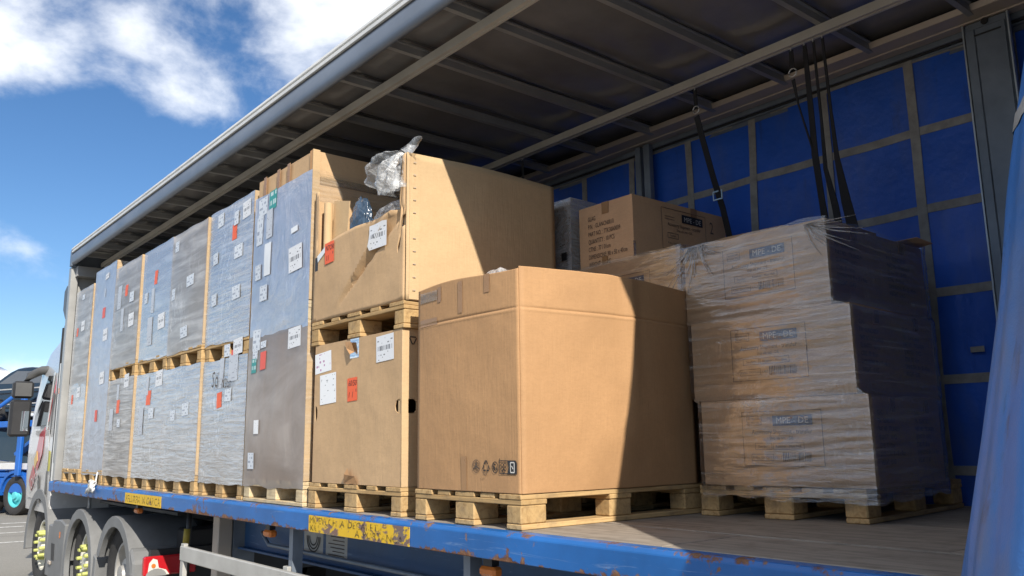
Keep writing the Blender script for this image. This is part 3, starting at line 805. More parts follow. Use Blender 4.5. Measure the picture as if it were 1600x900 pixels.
for y in (-2.1, -3.4, -4.7):
    w = MB(); w.lathe((-0.02, y, -0.80), [(0.30, 0.05), (0.36, 0.006), (0.45, 0.0), (0.5, 0.05), (0.5, 0.34), (0.3, 0.36)], 'x', 32)
    wo_ = w.build('wheel', M['rubber'], T, smooth='auto')
    w = MB(); w.lathe((-0.02, y, -0.80), [(0.30, 0.05), (0.27, 0.08), (0.15, 0.03), (0.001, 0.02)], 'x', 24); w.build('rim', M['rim'], wo_, smooth='auto')
    part_box('axle', M['black'], T, 0.34, 2.1, y - 0.06, y + 0.06, -0.86, -0.74)
# ---------------------------------------------------------------- pallets
MESHES = {}
def piece(key, dims, mat, bevel=0.003):
    """shared box mesh with one corner at the origin"""
    k = (key, dims, mat.name)
    if k not in MESHES:
        m = MB(); m.box(0, dims[0], 0, dims[1], 0, dims[2])
        MESHES[k] = m.mesh(key, mat, bevel)
    return MESHES[k]
def add_piece(name, me, root, loc, rz=0.0):
    o = bpy.data.objects.new(name, me); COL.objects.link(o); o.parent = root
    o.location = loc; o.rotation_euler.z = rz
    return o
def pallet(loc, label, wx=1.2, wy=0.8, runner='x', pale=False, rz=0.0, group='wooden pallets under the loads'):
    """deck boards along x; runner = direction of the bottom boards"""
    root = thing('wooden_pallet', loc, label, 'pallet', group, rz)
    lng, crs, blk = (M['pine'], M['pine_y'], M['block']) if not pale else (M['pine_pale'], M['pine_pale'], M['pine_pale'])
    bx = [0, (wx - 0.145) / 2, wx - 0.145]
    bw = [0.10, 0.145, 0.10]; by = [0, (wy - 0.145) / 2, wy - 0.10]
    if runner == 'x':
        for y, w in zip(by, bw): add_piece('bottom_board', piece('bottom_board', (wx, w, 0.022), lng), root, (0, y, 0))
    else:
        for x in bx: add_piece('bottom_board', piece('bottom_board', (0.145, wy, 0.022), crs), root, (x, 0, 0))
    for x in bx:
        for y, w in zip(by, bw):
            add_piece('block', piece('block', (0.143, w - 0.002, 0.0778), blk, 0.006), root, (x + 0.001 + random.uniform(-0.001, 0.003), y + 0.001 + random.uniform(0, 0.004), 0.0221))
    for x in bx: add_piece('stringer', piece('stringer', (0.145, wy, 0.0215), crs), root, (x, 0, 0.1001))
    ws = [0.145, 0.10, 0.145, 0.10, 0.145]; gap = (wy - sum(ws)) / 4; y = 0
    for w in ws:
        add_piece('deck_board', piece('deck_board', (wx, w, 0.0215), lng), root, (random.uniform(-0.004, 0.004), y, 0.1219)); y += w + gap
    return root

# ---------------------------------------------------------------- labels stuck on x-facing sides
def xlabel(parent, name, y, z, w, h, mat, x, tilt=0.0, sub=None):
    """y, z is the middle; seen from -x the label reads towards -y"""
    m = MB()
    c, s = math.cos(tilt), math.sin(tilt)
    def p(a, b_): return (x, y - (a * c - b_ * s), z + (a * s + b_ * c))
    pts = [p(-w / 2, -h / 2), p(w / 2, -h / 2), p(w / 2, h / 2), p(-w / 2, h / 2)]
    m.face(pts, 0, [(0, 0), (1, 0), (1, 1), (0, 1)])
    return m.build(name, M[mat], parent, fix=False, merge=False)

def carton_block(parent, name, mat, x0, x1, y0, y1, z0, z1, bulge=0.010, seed=0.0, n=8):
    """closed box with slightly bowed sides"""
    m = MB()
    def bow(u, v): return math.sin(math.pi * u) * math.sin(math.pi * v)
    def nz(a, b_): return 0.004 * noise.noise(Vector((a * 3 + seed, b_ * 3, seed)))
    m.grid(lambda u, v: (x0 - bulge * bow(u, v) + nz(u, v) * bow(u, v) ** .3, y0 + (y1 - y0) * u, z0 + (z1 - z0) * v), n, n)
    m.grid(lambda u, v: (x1 + bulge * bow(u, v), y0 + (y1 - y0) * u, z0 + (z1 - z0) * v), n, n)
    m.grid(lambda u, v: (x0 + (x1 - x0) * u, y0 - bulge * bow(u, v) + nz(u, v + 5) * bow(u, v) ** .3, z0 + (z1 - z0) * v), n, n)
    m.grid(lambda u, v: (x0 + (x1 - x0) * u, y1 + bulge * bow(u, v), z0 + (z1 - z0) * v), n, n)
    m.grid(lambda u, v: (x0 + (x1 - x0) * u, y0 + (y1 - y0) * v, z1), n, n)
    m.grid(lambda u, v: (x0 + (x1 - x0) * u, y0 + (y1 - y0) * v, z0), n, n)
    return m.build(name, mat, parent, smooth='auto')

def wrap(parent, front, side, x0, x1, y0, y1, z0, z1, off=0.007, amp=0.004, seed=0.0, ragged=0.02, freq=26.0, nv=44):
    """film round the four sides: wrinkled sheet, ragged lower and upper hem; returns the front surface as x(y, z)"""
    m = MB()
    def depth(x, y, z, u, v):
        w = amp * noise.noise(Vector((x * 2.2 + seed, y * 2.2, z * freq))) + amp * 1.5 * noise.noise(Vector((x * 6, y * 6 + seed, z * 4)))
        return off + w * min(1, 12 * min(u, 1 - u)) + 0.010 * math.sin(math.pi * min(1, max(0, u))) * math.sin(math.pi * min(1, max(0, v)))
    def sheet(px, py, nx, ny, n, mi):
        def fn(u, v):
            x = px[0] + (px[1] - px[0]) * u; y = py[0] + (py[1] - py[0]) * u
            hem = ragged * noise.noise(Vector((x * 5 + seed, y * 5, 1.0)))
            z = z0 + hem * (1 - v) + (z1 - z0) * v + 0.4 * ragged * noise.noise(Vector((x * 4, y * 4 + seed, 9.0))) * v
            d = depth(x, y, z, u, v)
            return (x + nx * d, y + ny * d, z)
        m.grid(fn, n, nv, mi)
    o = off
    sheet((x0, x0), (y1 + o, y0 - o), -1, 0, 14, 0)
    sheet((x0 - o, x1 + o), (y0, y0), 0, -1, 16, 1)
    sheet((x1, x1), (y0 - o, y1 + o), 1, 0, 6, 1)
    sheet((x1 + o, x0 - o), (y1, y1), 0, 1, 8, 1)
    m.build('stretch_film', [front, side], parent, smooth=True, merge=False)
    return lambda y, z: x0 - depth(x0, y, z, (y1 + o - y) / (y1 - y0 + 2 * o), (z - z0) / (z1 - z0))

# ---------------------------------------------------------------- the row of wrapped loads along the open side
GL = 'wrapped loads along the open side'
def load(name_lab, y0, y1, z0, z1, film_m, core, xo=0.004, depth=1.16, labels=(), bare_top=0.0, seed=0.0, amp=0.004, posts=True, film_z0=None, freq=26.0):
    r_ = thing('wrapped_load', (xo, y0, z0), name_lab, 'wrapped load', GL)
    carton_block(r_, 'carton', core, xo + 0.014, xo + depth, y0 + 0.012, y1 - 0.008, z0, z1, 0.008, seed)
    if posts:   # board edges that stick out of the film at the near corner
        part_box('corner_board', M['card_pale'], r_, xo + 0.001, xo + 0.05, y0, y0 + 0.008, z0 + 0.004, z1 + 0.006)
        part_box('corner_board', M['card_core'], r_, xo + 0.004, xo + 0.0105, y0 + 0.0085, y0 + 0.05, z0 + 0.004, z1 + 0.004)
    fx = wrap(r_, film_m, M['film_side'], xo + 0.002, xo + depth + 0.01, y0 - 0.002, y1 - 0.002, (z0 - 0.05 if film_z0 is None else film_z0), z1 - bare_top, 0.007, 0.0012, seed, freq=freq)
    for i, (nm, y, z, w, h, mt, tl) in enumerate(labels):
        m = MB(); ct, st = math.cos(tl), math.sin(tl)
        def fn(u, v, y=y, z=z, w=w, h=h, i=i, ct=ct, st=st):
            a, b_ = (u - 0.5) * w * 0.84, (v - 0.5) * h * 0.76
            yy, zz = y - (a * ct - b_ * st), z + (a * st + b_ * ct)
            return (fx(yy, zz) - 0.0018 - 0.0006 * i, yy, zz)
        m.grid(fn, 3, 3, 0, True)
        m.build(nm, M[mt], r_, fix=False, merge=False)
    return r_
FG, F2, FS, FT = M['film_grey'], M['film_grey2'], M['film_smooth'], M['film_taupe']
# farthest stack
pallet((0.0, 7.46, 0), 'pine pallet on the deck under the farthest wrapped load by the cab', 1.2, 0.78)
load('lower grey wrapped load nearest the cab, orange ticket beside a white label', 7.46, 8.24, 0.144, 1.10, FG, M['card_grey'], 0.012, labels=[('orange_ticket', 8.02, 0.92, 0.10, 0.14, 'orange', 0), ('address_label', 7.75, 0.99, 0.17, 0.15, 'label', 0.05)], seed=1)
load('upper grey wrapped load nearest the cab, with an orange ticket low on it', 7.46, 8.22, 1.102, 2.20, FG, M['card_grey'], 0.012, labels=[('orange_ticket', 8.0, 1.70, 0.09, 0.13, 'orange', 0), ('address_label', 7.76, 1.75, 0.17, 0.15, 'label', 0.05), ('scrawl', 7.85, 2.10, 0.14, 0.08, 'label3', 0)], seed=2)
# tall single load
pallet((0.02, 6.60, 0), 'pine pallet under the tall wrapped load, a white cord tied beside it', 1.2, 0.80)
load('tallest single wrapped load, smooth pale film with two red tickets', 6.60, 7.42, 0.144, 2.32, FS, M['card_white'], 0.026, labels=[('red_ticket', 6.95, 1.80, 0.13, 0.15, 'red', 0), ('address_label', 6.83, 1.55, 0.19, 0.17, 'label', 0.05), ('address_label', 6.83, 1.09, 0.19, 0.17, 'label', 0.05), ('red_ticket', 6.95, 0.70, 0.11, 0.16, 'red', 0), ('torn_sticker', 6.92, 2.20, 0.16, 0.08, 'label', 0.1), ('dark_mark', 6.95, 2.02, 0.04, 0.12, 'label3', 0)], seed=3)
# third
def tier(y0, y1, x, zmid, lab_low, lab_up, lab_pl, lab_pu, f1, f2, l1, l2, top, sd, c1='card_grey', c2='card_grey', freq=26.0, amp=0.004):
    pallet((x, y0, 0), lab_pl, 1.2, y1 - y0)
    load(lab_low, y0, y1, 0.144, zmid, f1, M[c1], x + 0.002, labels=l1, seed=sd, freq=freq, amp=amp)
    pallet((x, y0, zmid + 0.002), lab_pu, 1.2, y1 - y0)
    load(lab_up, y0, y1, zmid + 0.146, top, f2, M[c2], x + 0.002, labels=l2, seed=sd + 0.5, film_z0=zmid + 0.12, freq=freq, amp=amp)
tier(5.64, 6.50, 0.004, 1.035, 'lower wrapped load third from the cab, tall narrow note beside an orange ticket', 'upper wrapped load third from the cab, orange ticket near its top', 'pallet on the deck under the third wrapped stack from the cab', 'pallet between the two loads of the third stack from the cab', F2, FG,
     [('orange_ticket', 6.07, 0.76, 0.12, 0.17, 'orange', 0), ('address_label', 5.86, 1.0, 0.18, 0.17, 'label', 0.05), ('narrow_note', 6.11, 0.90, 0.09, 0.20, 'label2f', 0), ('document', 6.28, 0.64, 0.16, 0.28, 'label2f', 0), ('note', 6.0, 0.60, 0.12, 0.10, 'label3', 0)],
     [('orange_ticket', 6.05, 1.91, 0.10, 0.15, 'orange', 0), ('document', 6.29, 1.87, 0.17, 0.32, 'label2f', 0), ('narrow_note', 6.13, 1.62, 0.11, 0.30, 'label2f', 0), ('address_label', 5.83, 1.59, 0.19, 0.17, 'label', 0.05), ('note', 5.85, 1.82, 0.16, 0.13, 'label3', 0)], 2.20, 5)
tier(4.76, 5.57, 0.016, 1.025, 'lower wrapped load fourth from the cab, orange ticket and long white document', 'upper wrapped load fourth from the cab, orange ticket over a long white strip', 'pallet on the deck under the fourth wrapped stack from the cab', 'pallet between the two loads of the fourth stack from the cab', F2, FG,
     [('orange_ticket', 5.16, 0.80, 0.15, 0.17, 'orange', 0), ('address_label', 4.91, 0.96, 0.21, 0.18, 'label', 0.05), ('narrow_note', 5.22, 0.91, 0.09, 0.22, 'label2f', 0), ('document', 5.34, 0.60, 0.17, 0.32, 'label2f', 0), ('note', 5.05, 0.66, 0.16, 0.12, 'label3', 0)],
     [('orange_ticket', 5.155, 1.90, 0.10, 0.17, 'orange', 0), ('narrow_note', 5.21, 1.69, 0.10, 0.30, 'label2f', 0), ('address_label', 4.94, 1.47, 0.20, 0.18, 'label', 0.05), ('document', 5.25, 1.41, 0.17, 0.34, 'label2f', 0), ('note', 5.42, 1.74, 0.12, 0.13, 'label3', 0)], 2.20, 7)
tier(3.89, 4.72, 0.008, 1.015, 'lower wrapped load fifth from the cab, crinkled grey film with pale notes only', 'upper wrapped load fifth from the cab, pale blue-grey film without orange ticket', 'pallet on the deck under the fifth wrapped stack from the cab', 'pallet between the two loads of the fifth stack from the cab', F2, FG,
     [('note', 4.45, 0.62, 0.14, 0.11, 'label3', 0), ('note', 4.15, 0.66, 0.18, 0.13, 'label3', 0.05)],
     [('note', 4.6, 2.08, 0.12, 0.12, 'label3', 0), ('note', 4.62, 1.66, 0.12, 0.13, 'label3', 0), ('note', 4.2, 1.72, 0.2, 0.12, 'label3', 0.05), ('note', 4.3, 1.30, 0.2, 0.12, 'label3', 0.05)], 2.19, 9)
tier(3.00, 3.85, 0.024, 1.005, 'lower wrapped load with black scrawled letters, red-topped document and orange tag', 'upper wrapped load covered in pale notes, orange ticket and torn white label on top', 'pallet on the deck under the sixth wrapped stack from the cab', 'pallet between the two loads of the sixth stack from the cab', F2, F2,
     [('orange_tag', 3.47, 0.70, 0.115, 0.15, 'orange', 0.1), ('document', 3.24, 0.93, 0.20, 0.27, 'label2f', 0.04), ('red_strip', 3.245, 1.037, 0.11, 0.05, 'red', 0.04), ('narrow_note', 3.456, 0.90, 0.10, 0.29, 'label2f', 0), ('white_label', 3.17, 1.075, 0.20, 0.15, 'label', 0.05), ('note', 3.37, 1.06, 0.13, 0.12, 'label3', 0), ('note', 3.3, 0.73, 0.14, 0.12, 'label3', 0)],
     [('orange_ticket', 3.327, 1.957, 0.10, 0.16, 'orange', 0.05), ('torn_label', 3.12, 2.09, 0.17, 0.17, 'label', 0.08), ('note', 3.63, 2.11, 0.14, 0.14, 'label3', 0.05), ('note', 3.23, 1.79, 0.17, 0.13, 'label3', 0.05), ('note', 3.69, 1.81, 0.13, 0.12, 'label3', 0.05), ('note', 3.24, 1.48, 0.17, 0.13, 'label3', 0.05), ('note', 3.68, 1.48, 0.13, 0.12, 'label3', 0.05), ('note', 3.3, 2.06, 0.10, 0.14, 'label3', 0.05)], 2.20, 11, 'card_grey', 'card_grey', 30.0, 0.006)
low6 = [o for o in bpy.data.objects if o.get('label', '').startswith('lower wrapped load with black')][0]
for (t, y, z, s) in (('So', 3.62, 0.80, 0.17), ('N2on', 3.42, 0.785, 0.10)):
    text_part('marker_scrawl', t, low6, (0.002, y, z), (0, -1, 0), (0, 0, 1), s, M['ink_soft'], squeeze=0.8, shear=0.15)
# seventh stack: pale pallets, smooth taupe film below, bluish above
pallet((0.0, 2.02, 0), 'pale new pallet with a full bottom board at the rail, under the taupe load', 1.2, 0.90, 'y', True)
load('lower load in smooth taupe film on a pale pallet, teal and red labels', 2.03, 2.92, 0.144, 1.105, FT, M['card_core'], 0.004, labels=[('white_label', 2.20, 1.035, 0.21, 0.17, 'label', 0.05), ('note', 2.79, 1.075, 0.15, 0.19, 'label3', 0), ('note', 2.80, 0.98, 0.10, 0.10, 'label3', 0), ('teal_label', 2.81, 0.90, 0.10, 0.13, 'teal', 0), ('red_ticket', 2.655, 0.925, 0.11, 0.16, 'red', 0.05), ('note', 2.665, 1.035, 0.11, 0.06, 'label3', 0.05), ('note', 2.72, 0.486, 0.10, 0.12, 'label2', 0), ('note', 2.795, 0.264, 0.12, 0.14, 'label3', 0)], seed=13, film_z0=0.10, freq=7.0, amp=0.003)
pallet((0.004, 2.03, 1.107), 'pale pallet sealed in film between the taupe load and the bluish one', 1.2, 0.88, 'y', True)
load('tall bluish film-wrapped load with bare taped cardboard top and teal label', 2.03, 2.91, 1.253, 2.235, FS, M['card_tan'], 0.004, labels=[('note', 2.77, 2.02, 0.18, 0.17, 'label3', 0.05), ('teal_label', 2.605, 2.035, 0.14, 0.18, 'teal', 0.05), ('document', 2.805, 1.85, 0.13, 0.27, 'label3', 0.0), ('document', 2.64, 1.87, 0.12, 0.27, 'label2f', 0.05), ('blank_sheet', 2.645, 1.62, 0.13, 0.30, 'paper', 0), ('address_label', 2.21, 1.55, 0.22, 0.22, 'label', 0.07), ('torn_corner', 2.235, 1.745, 0.11, 0.05, 'paper', 0.1), ('note', 2.80, 1.55, 0.12, 0.14, 'label3', 0), ('note', 2.69, 1.39, 0.15, 0.14, 'label3', 0)], seed=15, bare_top=0.135, film_z0=1.09, freq=5.0, amp=0.003)
up7 = [o for o in bpy.data.objects if o.get('label', '').startswith('tall bluish')][0]
for y in (2.74, 2.52, 2.36):
    part_box('tape', M['tape'], up7, 0.001, 0.0035, y, y + 0.045, 2.10, 2.236)
for z in (2.02,):
    m = MB(); m.box(0.06, 1.14, 2.0315, 2.0335, z, z + 0.05); m.build('tape', M['tape_clear'], up7)
# white cord tied off at the rail
m = MB()
for k in range(9):
    a = k * 0.7; q = Vector((-0.072, 6.50, -0.005))
    m.tube([q + Vector((0.02, 0.03 * math.sin(a), 0.03)), q + Vector((-0.012, 0.05 * math.cos(a), 0.02 + 0.03 * math.sin(a * 2))), q + Vector((-0.02, 0.09 * math.sin(a * 1.7), 0.06 * math.cos(a))), q + Vector((-0.014, 0.13 * math.cos(a * 1.3), -0.03 + 0.05 * math.sin(a)))], [0.013, 0.015, 0.012, 0.004], 6)
m.tube([(-0.075, 6.50, 0.0), (-0.08, 6.58, -0.03), (-0.08, 6.68, -0.05), (-0.08, 6.76, -0.085)], [0.02, 0.022, 0.016, 0.006], 6)
m.tube([(-0.055, 6.50, 0.0), (-0.045, 6.53, 0.05), (-0.03, 6.55, 0.13)], [0.012, 0.008, 0.006], 6)
tag(m.build('tie_cord', plain('white_cord', (0.72, 0.72, 0.70), 0.7), None, smooth=True), 'frayed white plastic cord knotted at the deck edge', 'cord')

# ---------------------------------------------------------------- second position: two tan boxes, one on the other
pallet((0.010, 0.945, 0), 'pine pallet at the rail under the lower tan box with torn foot', 1.16, 1.03)
B2 = thing('cardboard_box', (0.012, 0.95, 0.146), 'lower tan cardboard box with three white labels and an orange label', 'box')
YN, YF, ZB, ZT = 0.950, 1.930, 0.146, 0.952
def xplate(loops, x, th=0.006): return flat_mesh('panel', loops, th, lambda u, v, t: (x + t, u, v), M['card_tan'])
def notch(y, z, w, h, n=6):
    return [(y + w * math.cos(math.pi / 2 + math.pi * i / n) , z + h * math.sin(math.pi / 2 + math.pi * i / n)) for i in range(n + 1)]
# front panel (faces the yard) with rounded grip holes at both edges
hole_l = [(1.912, 0.50), (1.895, 0.505), (1.885, 0.525), (1.885, 0.565), (1.895, 0.585), (1.912, 0.59)]
hole_n = [(0.963, 0.515), (0.985, 0.515), (1.012, 0.530), (1.018, 0.555), (1.005, 0.580), (0.985, 0.588), (0.963, 0.588)]
link(bpy.data.objects.new('side_panel', xplate([[(YN + 0.006, ZB), (YF, ZB), (YF, ZT), (YN + 0.006, ZT)], hole_l, hole_n], 0.012)), B2)
def yplate(loops, y, mat, th=0.006): return flat_mesh('panel', loops, th, lambda u, v, t: (u, y + t, v), mat)
link(bpy.data.objects.new('side_panel', yplate([[(0.012, ZB), (1.16, ZB), (1.16, ZT), (0.012, ZT)], [(0.05, 0.515), (0.085, 0.515), (0.10, 0.53), (0.10, 0.575), (0.085, 0.588), (0.05, 0.588)]], YN - 0.0005, M['card_pale'])), B2)
part_box('side_panel', M['card_tan'], B2, 0.02, 1.16, YF + 0.001, YF + 0.007, ZB, ZT)
part_box('side_panel', M['card_tan'], B2, 1.161, 1.167, YN, YF, ZB, ZT)
part_box('lid', M['card_tan'], B2, 0.019, 1.16, YN + 0.008, YF - 0.002, ZT - 0.008, ZT - 0.001)
part_box('inner_wall', M['card_core'], B2, 0.05, 0.056, YN + 0.02, YF - 0.02, ZB, ZT - 0.01)
m = MB(); m.cyl((0.042, 0.985, ZB + 0.002), 0.026, ZT - ZB - 0.012, 'z', 14); m.build('corner_tube', M['card_pale'], B2, smooth='auto')
m = MB(); m.face([(0.0105, 1.50, 0.950), (0.0105, 1.40, 0.950), (0.0105, 1.40, 0.84), (0.0105, 1.50, 0.84)]); m.build('tape', M['tape_clear'], B2)
tornm = MB(); tornm.raw([(0.004, 1.53, 0.15), (0.004, 1.38, 0.15), (-0.012, 1.50, 0.20), (-0.004, 1.475, 0.235), (-0.014, 1.44, 0.195), (-0.004, 1.395, 0.19)], [(0, 2, 3, 4), (0, 4, 5, 1)]); tornm.build('torn_flap', M['card_core'], B2)
tornm = MB(); tornm.raw([(0.004, 1.55, 0.94), (-0.004, 1.52, 0.90), (-0.014, 1.46, 0.86), (0.0, 1.43, 0.87), (-0.006, 1.46, 0.93)], [(0, 1, 4), (1, 2, 3, 4)]); tornm.build('torn_flap', M['card_core'], B2)
for a in [('white_label', 1.825, 0.845, 0.205, 0.12, 'label_pink', 0.07), ('document', 1.755, 0.685, 0.20, 0.175, 'label2', 0.05), ('orange_label', 1.465, 0.665, 0.110, 0.13, 'orange', 0.04), ('white_label', 1.12, 0.866, 0.18, 0.14, 'label', 0.04)]:
    xlabel(B2, a[0], a[1], a[2], a[3], a[4], a[5], 0.0105 - 0.0008 * (a[1] < 1.8) - 0.0004 * (a[1] < 1.5), a[6])
for t, z in (('60/50', 0.685), ('1  I', 0.62)): text_part('marker_note', t, B2, (0.0085, 1.51, z), (0, -1, 0), (0, 0, 1), 0.045, M['ink'], squeeze=0.9, shear=0.2)
m = MB()
for i in range(3):
    a, b_ = [(0.075 + 0.028 * math.cos(R(-90 + 120 * k)), 0.895 + 0.030 * math.sin(R(-90 + 120 * k))) for k in (i, i + 1)]
    d = Vector((b_[0] - a[0], b_[1] - a[1])).normalized() * 0.006; n_ = Vector((-d.y, d.x)) * 0.55
    m.face([(a[0] + d.x - n_.x, 0.9475, a[1] + d.y - n_.y), (b_[0] - d.x - n_.x, 0.9475, b_[1] - d.y - n_.y), (b_[0] - d.x + n_.x, 0.9475, b_[1] - d.y + n_.y), (a[0] + d.x + n_.x, 0.9475, a[1] + d.y + n_.y)])
m.build('printed_symbol', M['ink'], B2)

pallet((0.006, 0.93, 0.954), 'pine pallet carried by the lower tan box, two blocks showing stamps', 1.16, 1.05)
B3 = thing('cardboard_box', (0.012, 0.93, 1.10), 'upper tan cardboard box with its side cut down and crumpled film inside', 'box')
ZB, ZT = 1.10, 1.905
YN, YF = 0.925, 1.985
# cut-down front panel, creased where it was pulled over
def front3(u, v):
    y = YF - (YF - YN - 0.012) * u
    tops = [(0.0, 1.93), (0.045, 1.93), (0.055, 1.505), (0.16, 1.545), (0.17, 1.575), (0.30, 1.595), (0.5, 1.605), (0.75, 1.595), (0.93, 1.610), (0.955, 1.70), (0.975, 1.895), (1.0, 1.905)]
    for a, b_ in zip(tops[:-1], tops[1:]):
        if u <= b_[0] + 1e-9:
            zt = a[1] + (b_[1] - a[1]) * (u - a[0]) / (b_[0] - a[0]); break
    z = ZB + (zt - ZB) * v
    # long diagonal crease from the top towards the far bottom
    yc1 = 1.12 + (1.70 - 1.12) * (1.56 - z) / 0.42
    d = y - yc1
    dep = 0.0
    if 1.14 < z < 1.62:
        wdt = 0.02 + 0.16 * max(0, (z - 1.14)) / 0.46
        if 0 > d > -wdt: dep = 0.030 * math.sin(math.pi * (-d / wdt)) * min(1, (z - 1.14) * 5)
        if d >= 0: dep = -0.018 * math.exp(-d * 9) * min(1, (z - 1.14) * 5)
    dep += 0.006 * noise.noise(Vector((y * 4, z * 4, 2.0)))
    return (0.012 + dep * min(1, u * 20, (1 - u) * 20), y, z)
us = sorted(set([0.045, 0.055, 0.16, 0.17, 0.93, 0.955, 0.975] + [i / 44 for i in range(45)]))
m = MB()
nv = 26
vs = [front3(u, j / nv) for j in range(nv + 1) for u in us]; nu = len(us)
m.raw(vs, [(j * nu + i, j * nu + i + 1, (j + 1) * nu + i + 1, (j + 1) * nu + i) for j in range(nv) for i in range(nu - 1) if not (us[i] > 0.93 and 0.50 < (j + 0.5) / nv * (1.0) < 0.56 and us[i] < 0.99)])
fp = m.build('side_panel', M['card_tan'], B3, smooth='auto'); s_ = fp.modifiers.new('thickness', 'SOLIDIFY'); s_.thickness = 0.005; s_.offset = 0
def near3(u, v):
    x = 0.012 + 1.065 * u
    zt = ZT + 0.012 * math.sin(u * 3.0)
    b_ = math.sin(math.pi * u) * math.sin(math.pi * min(1, v * 0.75 + 0.12))
    return (x, YN - 0.018 * b_ + 0.004 * noise.noise(Vector((x * 3, v * 3, 5))), ZB + (zt - ZB) * v)
m = MB(); m.grid(near3, 30, 20); np_ = m.build('side_panel', M['card_pale'], B3, smooth=True); s_ = np_.modifiers.new('thickness', 'SOLIDIFY'); s_.thickness = 0.006; s_.offset = 0
part_box('side_panel', M['card_tan'], B3, 0.02, 1.07, YF - 0.005, YF, ZB, 1.88)
part_box('side_panel', M['card_tan'], B3, 1.072, 1.078, YN + 0.01, YF, ZB, 1.90)
part_box('base_panel', M['card_tan'], B3, 0.03, 1.07, YN + 0.01, YF - 0.01, ZB, ZB + 0.006)
part_box('inner_wall', M['card_core'], B3, 0.6, 0.606, YN + 0.02, YF - 0.02, ZB + 0.01, 1.70)
# stapled glue lap at the near corner, with its staples
lap = MB(); lap.grid(lambda u, v: (0.028 + 0.062 * u, near3(0.0148 + 0.06 * u, v)[1] - 0.0065, ZB + 0.004 + 0.78 * v), 2, 10); LP = lap.build('corner_lap', M['card_pale'], B3, smooth=True)
for k in range(11):
    z = ZB + 0.05 + 0.07 * k
    if abs(z - 1.53) > 0.04: part_box('staple', M['alu_warm'], LP, 0.047, 0.065, YN - 0.0145, YN - 0.0125, z, z + 0.0035)
m = MB(); m.cyl((0.052, 0.965, 1.112), 0.027, 0.76, 'z', 14); m.build('corner_tube', M['card_pale'], B3, smooth='auto')
m = MB(); m.cyl((0.055, 1.895, 1.112), 0.027, 0.74, 'z', 14); m.build('corner_tube', M['card_pale'], B3, smooth='auto')
m = MB(); m.raw([(0.085, 1.90, 1.40), (0.095, 1.74, 1.42), (0.10, 1.70, 1.83), (0.09, 1.88, 1.87)], [(0, 1, 2, 3)]); fl = m.build('inner_flap', M['card_pale'], B3); s_ = fl.modifiers.new('thickness', 'SOLIDIFY'); s_.thickness = 0.005
part_box('grip_hole', M['black'], B3, 0.0078, 0.0085, 1.925, 1.962, 1.42, 1.505)
m = MB(); m.raw([(0.006, 1.925, 1.47), (0.006, 1.80, 1.535), (0.004, 1.815, 1.56), (0.004, 1.93, 1.51)], [(0, 1, 2, 3)]); m.build('torn_edge', M['paper'], B3)
xlabel(B3, 'orange_label', 1.772, 1.507, 0.115, 0.13, 'orange', 0.004, 0.04)
for t, z in (('N7OR', 1.522), (' I I', 1.460)): text_part('marker_note', t, B3, (0.003, 1.82, z), (0, -1, 0), (0, 0, 1), 0.046, M['ink'], squeeze=0.85, shear=0.1)
def on_f3(y, z):
    lo, hi = 0.0, 1.0
    u = (YF - y) / (YF - YN - 0.012)
    for _ in range(24):
        mdv = (lo + hi) / 2
        if front3(u, mdv)[2] < z: lo = mdv
        else: hi = mdv
    return front3(u, lo)[0]
m = MB(); m.grid(lambda u, v: (min(on_f3(1.285 - 0.185 * u, 1.425 + 0.14 * v), 0.006) - 0.0085, 1.285 - 0.185 * u, 1.425 + 0.14 * v), 6, 6, 0, True); m.build('white_label', M['label'], B3, fix=False, merge=False, smooth=True)

# crumpled bags
def bag(name, c, rad, seed, label, mat, sub=5, amp=0.30, shape=None):
    bm = bmesh.new(); bmesh.ops.create_icosphere(bm, subdivisions=sub, radius=1.0)
    for v in bm.verts:
        p = v.co.copy()
        n1 = noise.voronoi(p * 1.3 + Vector((seed, 0, 0)))[0]
        n2 = noise.voronoi(p * 3.1 + Vector((0, seed, 0)))[0]
        d = 1 + amp * (n1[1] - n1[0]) + 0.10 * (n2[1] - n2[0]) - 0.22 + 0.10 * noise.noise(p * 5 + Vector((0, seed, 0)))
        q = Vector((p.x * rad[0] * d, p.y * rad[1] * d, p.z * rad[2] * d))
        v.co = shape(q) if shape else q
    me = bpy.data.meshes.new(name); bm.to_mesh(me); bm.free(); me.materials.append(mat)
    for p in me.polygons: p.use_smooth = mat is not M['bag']
    o = bpy.data.objects.new(name, me); COL.objects.link(o); o.location = c
    return tag(o, label, 'plastic bag')
FB = thing('plastic_bag', (0.02, 0.94, 1.90), 'clear crumpled film hanging over the top corner of the upper tan box', 'plastic bag')
for ly in range(2):
    def fan(u, v, ly=ly):
        a = R(-12 - 84 * u + 6 * ly)                       # from pointing along the box rim to hanging down
        L_ = (0.33 - 0.14 * u) * (1 + 0.10 * noise.noise(Vector((u * 5, ly * 3.0, 0)))) * (0.95 if ly else 1.0)
        r_ = 0.02 + L_ * v
        fold = 0.030 * math.sin(u * 17 + ly * 2 + 1.5 * math.sin(v * 3)) * (0.25 + v) + 0.020 * noise.noise(Vector((u * 9, v * 7, ly * 5.0))) + 0.05 * math.sin(math.pi * v) * (1 if ly == 0 else -0.4)
        return (0.006 - fold - 0.012 + 0.012 * ly, 0.945 + r_ * math.cos(a), 1.925 + r_ * math.sin(a) + 0.03 * math.sin(math.pi * v) * (1 - u))
    m = MB(); m.grid(fan, 40, 26); m.build('film_sheet', M['bag'], FB, smooth=True)
